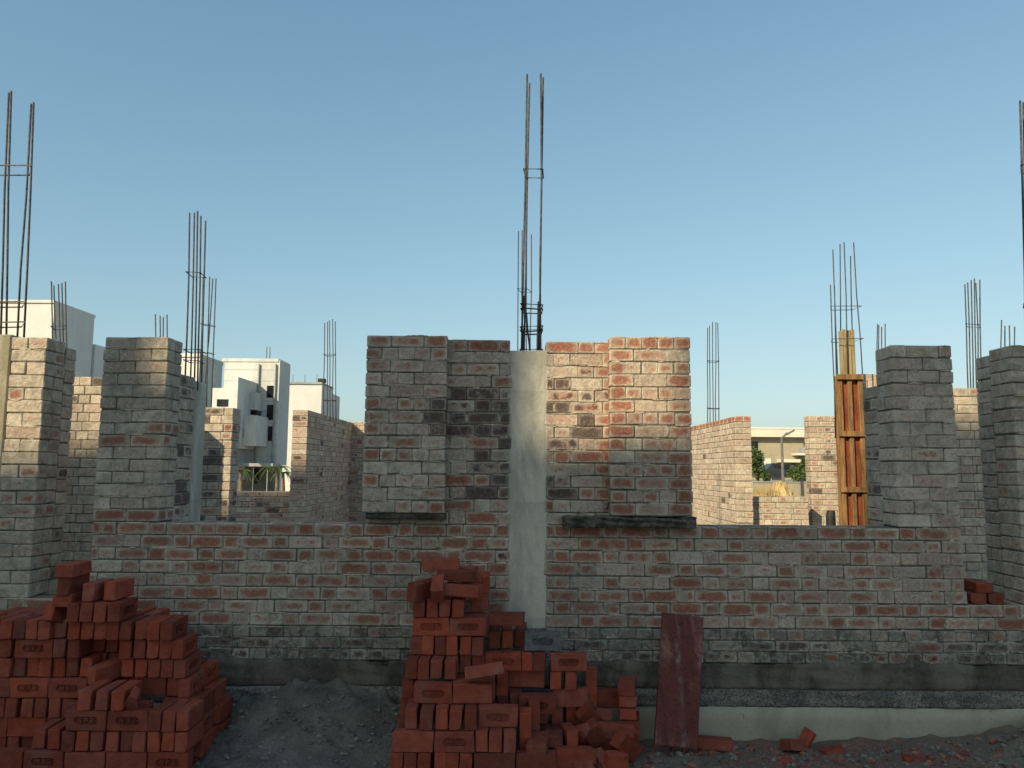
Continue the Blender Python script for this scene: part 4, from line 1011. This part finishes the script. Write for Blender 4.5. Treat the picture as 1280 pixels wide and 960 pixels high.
# parked car behind the compound wall
cx, cy = pt(975, 590, 60).x, 60
car = empty('parked_car', (cx, cy, 0), 'dark parked car partly hidden behind the lamp post and shrubs', 'car')
prof = [(-2.1, .35), (-2.1, .8), (-1.9, .92), (-1.3, .98), (-.8, 1.42), (.6, 1.45), (1.25, 1.0), (2.0, .85), (2.15, .6), (2.1, .35)]
m = MB(); n = len(prof)
for s, in_ in ((-.85, 0), (.85, 0)):
    for x, z in prof: m.v.append(Vector((cx+x, cy+s*(1 if z < 1 else .8), z+.9)))
m.f.append(list(range(n))[::-1] if False else list(range(n))); m.f.append([n+i for i in range(n)][::-1])
for i in range(n): m.f.append([i, i+n, (i+1) % n+n, (i+1) % n])
m.build('body', CARP, car)
m = MB(); m.box(cx-.75, cx+.7, cy-.80, cy-.72, 1.95, 2.25, .02); m.build('side_window', GLASS, car)
for s in (-1.3, 1.35):
    m = MB(); m.tube([(cx+s, cy-.9, 1.25), (cx+s, cy-.7, 1.25)], .33, 16); wh = m.build('wheel', BLACKP, car)
m = MB(); m.box(cx-30, cx+30, 55, 74, -.2, .915); tag(m.build('garden_terrace', mat_plain('garden_soil', (.2, .19, .13), (.3, .27, .19))), kind='structure')
# street lamp
lp = pt(979, 604, 38); top = pt(977, 548, 38); arm = pt(984, 541, 38)
la = empty('street_lamp', (lp.x, 38, 0), 'grey street lamp with a kinked arm before the beige house', 'street lamp')
m = MB(); m.tube([(lp.x, 38, -.02), (lp.x, 38, lp.z), (top.x, 38, top.z)], .09, 8, r1=.06); m.build('pole', LAMPM, la)
m = MB(); m.tube([(top.x, 38, top.z), arm], .05, 8); m.build('arm', LAMPM, la)
m = MB(); m.obox(Matrix.Translation(arm+Vector((.15, 0, .02))) @ Matrix.Rotation(-.5, 4, 'Y'), .22, .08, .04, .01); m.build('lamp_head', LAMPM, la)
# vegetation
def leafball(mb, c, rx, rz, n, s, seed, ry=None):
    r = random.Random(seed)
    for _ in range(n):
        while True:
            p = Vector([r.uniform(-1, 1) for _ in range(3)])
            if .1 < p.length < 1: break
        p = Vector((p.x*rx, p.y*(ry or rx), p.z*rz))+c; a = Vector([r.gauss(0, 1) for _ in range(3)]).normalized(); b = a.orthogonal().normalized()*s*r.uniform(.4, 1); a *= s*r.uniform(.6, 1.3); k = len(mb.v)
        mb.v += [p-a, p+b*.5, p+a, p-b*.5]; mb.f.append([k, k+1, k+2, k+3])
def shrub(px0, px1, pyt, pyb, y, label, seed, cat='shrub', n=900, group='trees and shrubs at the beige house'):
    a, b = pt(px0, pyt, y), pt(px1, pyb, y); c = (a+b)/2; w_ = (b.x-a.x)/2; h_ = (a.z-b.z)/2
    o = empty('garden_shrub', (c.x, y, 0), label, cat, group); r = random.Random(seed)
    m = MB(); m.tube([(c.x, y, 0), (c.x+.05, y, c.z)], .09, 6, r1=.05)
    for i in range(5):
        q = r.uniform(0, 6.28); m.tube([(c.x, y, b.z*.6+.2), (c.x+math.cos(q)*w_*.6, y+math.sin(q)*w_*.4, c.z+h_*r.uniform(-.2, .5))], .04, 5, r1=.015)
    m.build('trunk', BARK, o)
    m = MB()
    for i in range(9): leafball(m, Vector((c.x+r.uniform(-.6, .6)*w_, y+r.uniform(-.5, .5)*w_, c.z+r.uniform(-.6, .6)*h_)), w_*.45, h_*.42, n//9, .14, seed*10+i)
    m.build('crown', GREEN, o)
shrub(936, 957, 556, 604, 47, 'green tree with a broad crown left of the street lamp', 1, 'tree', 1300)
shrub(1000, 1016, 572, 603, 45, 'bright green shrub at the right in front of the beige house', 2)
shrub(985, 1004, 580, 603, 46, 'lower green shrub just right of the street lamp', 3)
shrub(952, 962, 590, 604, 46, 'small dark round shrub left of the street lamp', 4, n=500)
def palm(px, py, y, rad, label, seed):
    c = pt(px, py, y); o = empty('small_palm', (c.x, y, 0), label, 'palm', 'small palms by the white tower house'); r = random.Random(seed)
    m = MB(); m.tube([(c.x, y, -.05), (c.x+.04, y, c.z*.5), (c.x, y, c.z)], .11, 7, r1=.06); m.build('trunk', BARK, o)
    m = MB()
    for i in range(13):
        a = 6.28*i/13+r.uniform(-.2, .2); l = rad*r.uniform(.8, 1.2); pv = None
        for k in range(7):
            q = k/6; P_ = Vector((c.x+math.cos(a)*l*q, y+math.sin(a)*l*q, c.z+l*(.9*q-1.35*q*q)))
            if pv is not None:
                d_ = (P_-pv).normalized(); sd = d_.cross(Vector((0, 0, 1))).normalized()
                for s in (-1, 1):
                    for u in (.2, .7):
                        b_ = pv.lerp(P_, u); t_ = b_+sd*s*.3*(1.1-q)*rad+d_*.15-Vector((0, 0, .08)); k_ = len(m.v)
                        m.v += [b_, b_+d_*.07, t_]; m.f.append([k_, k_+1, k_+2])
            pv = P_
    m.build('fronds', GREEN, o)
palm(301, 590, 36, .75, 'small palm left of the porch of the white tower house', 1)
palm(346, 586, 36, .85, 'fuller palm right of the porch of the white tower house', 2)
palm(354, 592, 37, .6, 'lowest palm against the long brick wall end', 3)
# dry sand and straw heap beyond the low sunlit wall
m = MB(); r = random.Random(6)
hp0, hp1 = pt(938, 606, 24), pt(1006, 620, 24); cx_ = (hp0.x+hp1.x)/2; rx_ = 1.5
N = 40
for j in range(16):
    for i in range(N+1):
        a = i/N*2-1; b = j/15*2-1
        h_ = max(0, 1-a*a)*max(0, 1-b*b)*(1+.25*math.sin(a*9)+.1*math.sin(a*31+b*7))
        m.v.append(Vector((cx_+a*rx_-.15, 24+b*1.0, -.05+h_*(zat(960, 605, 24)*.9))))
for j in range(15):
    for i in range(N): m.f.append([j*(N+1)+i, j*(N+1)+i+1, (j+1)*(N+1)+i+1, (j+1)*(N+1)+i])
for i in range(900):
    p = m.v[r.randrange((N+1)*16)].copy() if i < 0 else None
    a = r.uniform(-.98, .98); b = r.uniform(-.8, .4); h_ = max(0, 1-a*a)*max(0, 1-b*b)
    p = Vector((cx_+a*rx_-.15, 24+b, -.05+h_*zat(960, 605, 24)*.9)); k_ = len(m.v)
    m.v += [p, p+Vector((.03, 0, 0)), p+Vector((r.uniform(-.1, .1), r.uniform(-.05, .05), r.uniform(.1, .28)))]; m.f.append([k_, k_+1, k_+2])
tag(m.build('dry_grass', DRY), kind='stuff')

# ------------------------------------------------------------------ houses added out of view behind the camera, shaped to shade the front wall
oc = empty('shadow_caster_house', (-18, -16, 0), 'unseen cream terrace of houses added behind the viewer to shade the front wall', 'house')
for (a, b, h_) in ((-33, -24, 20.2), (-24, -20.9, 17.2), (-20.9, -19.82, 15.75), (-19.82, -19.46, 17.0), (-19.46, -18.98, 16.25), (-18.95, -16.93, 17.1), (-16.93, -15.68, 15.85), (-15.68, -11.2, 17.8)):  # parapet steps and notches set to cast the wall's shadow outline
    m = MB(); m.box(a+.001, b-.001, -15.25, -15, 14.2, h_); m.build('parapet', CREAM, oc)
m = MB(); m.box(-33, -11.2, -25, -15.002, -.1, 14.2); m.build('wall', CREAM, oc)
for x in range(-31, -12, 4):
    for z in (1.2, 4.4, 7.6, 10.8):
        m = MB(); m.box(x, x+1.5, -15.05, -14.98, z, z+1.4); m.build('window', GLASS, oc)

import re as _re
seen = {}
for o in sc.objects:
    l = o.get('label')
    if l:
        n = len(l.replace(',', '').split())
        if n > 16 or n < 4: print('LABEL', n, l)
        seen.setdefault(l, []).append(o.name)
for l, v in seen.items():
    if len(v) > 1: print('DUP', l, v)
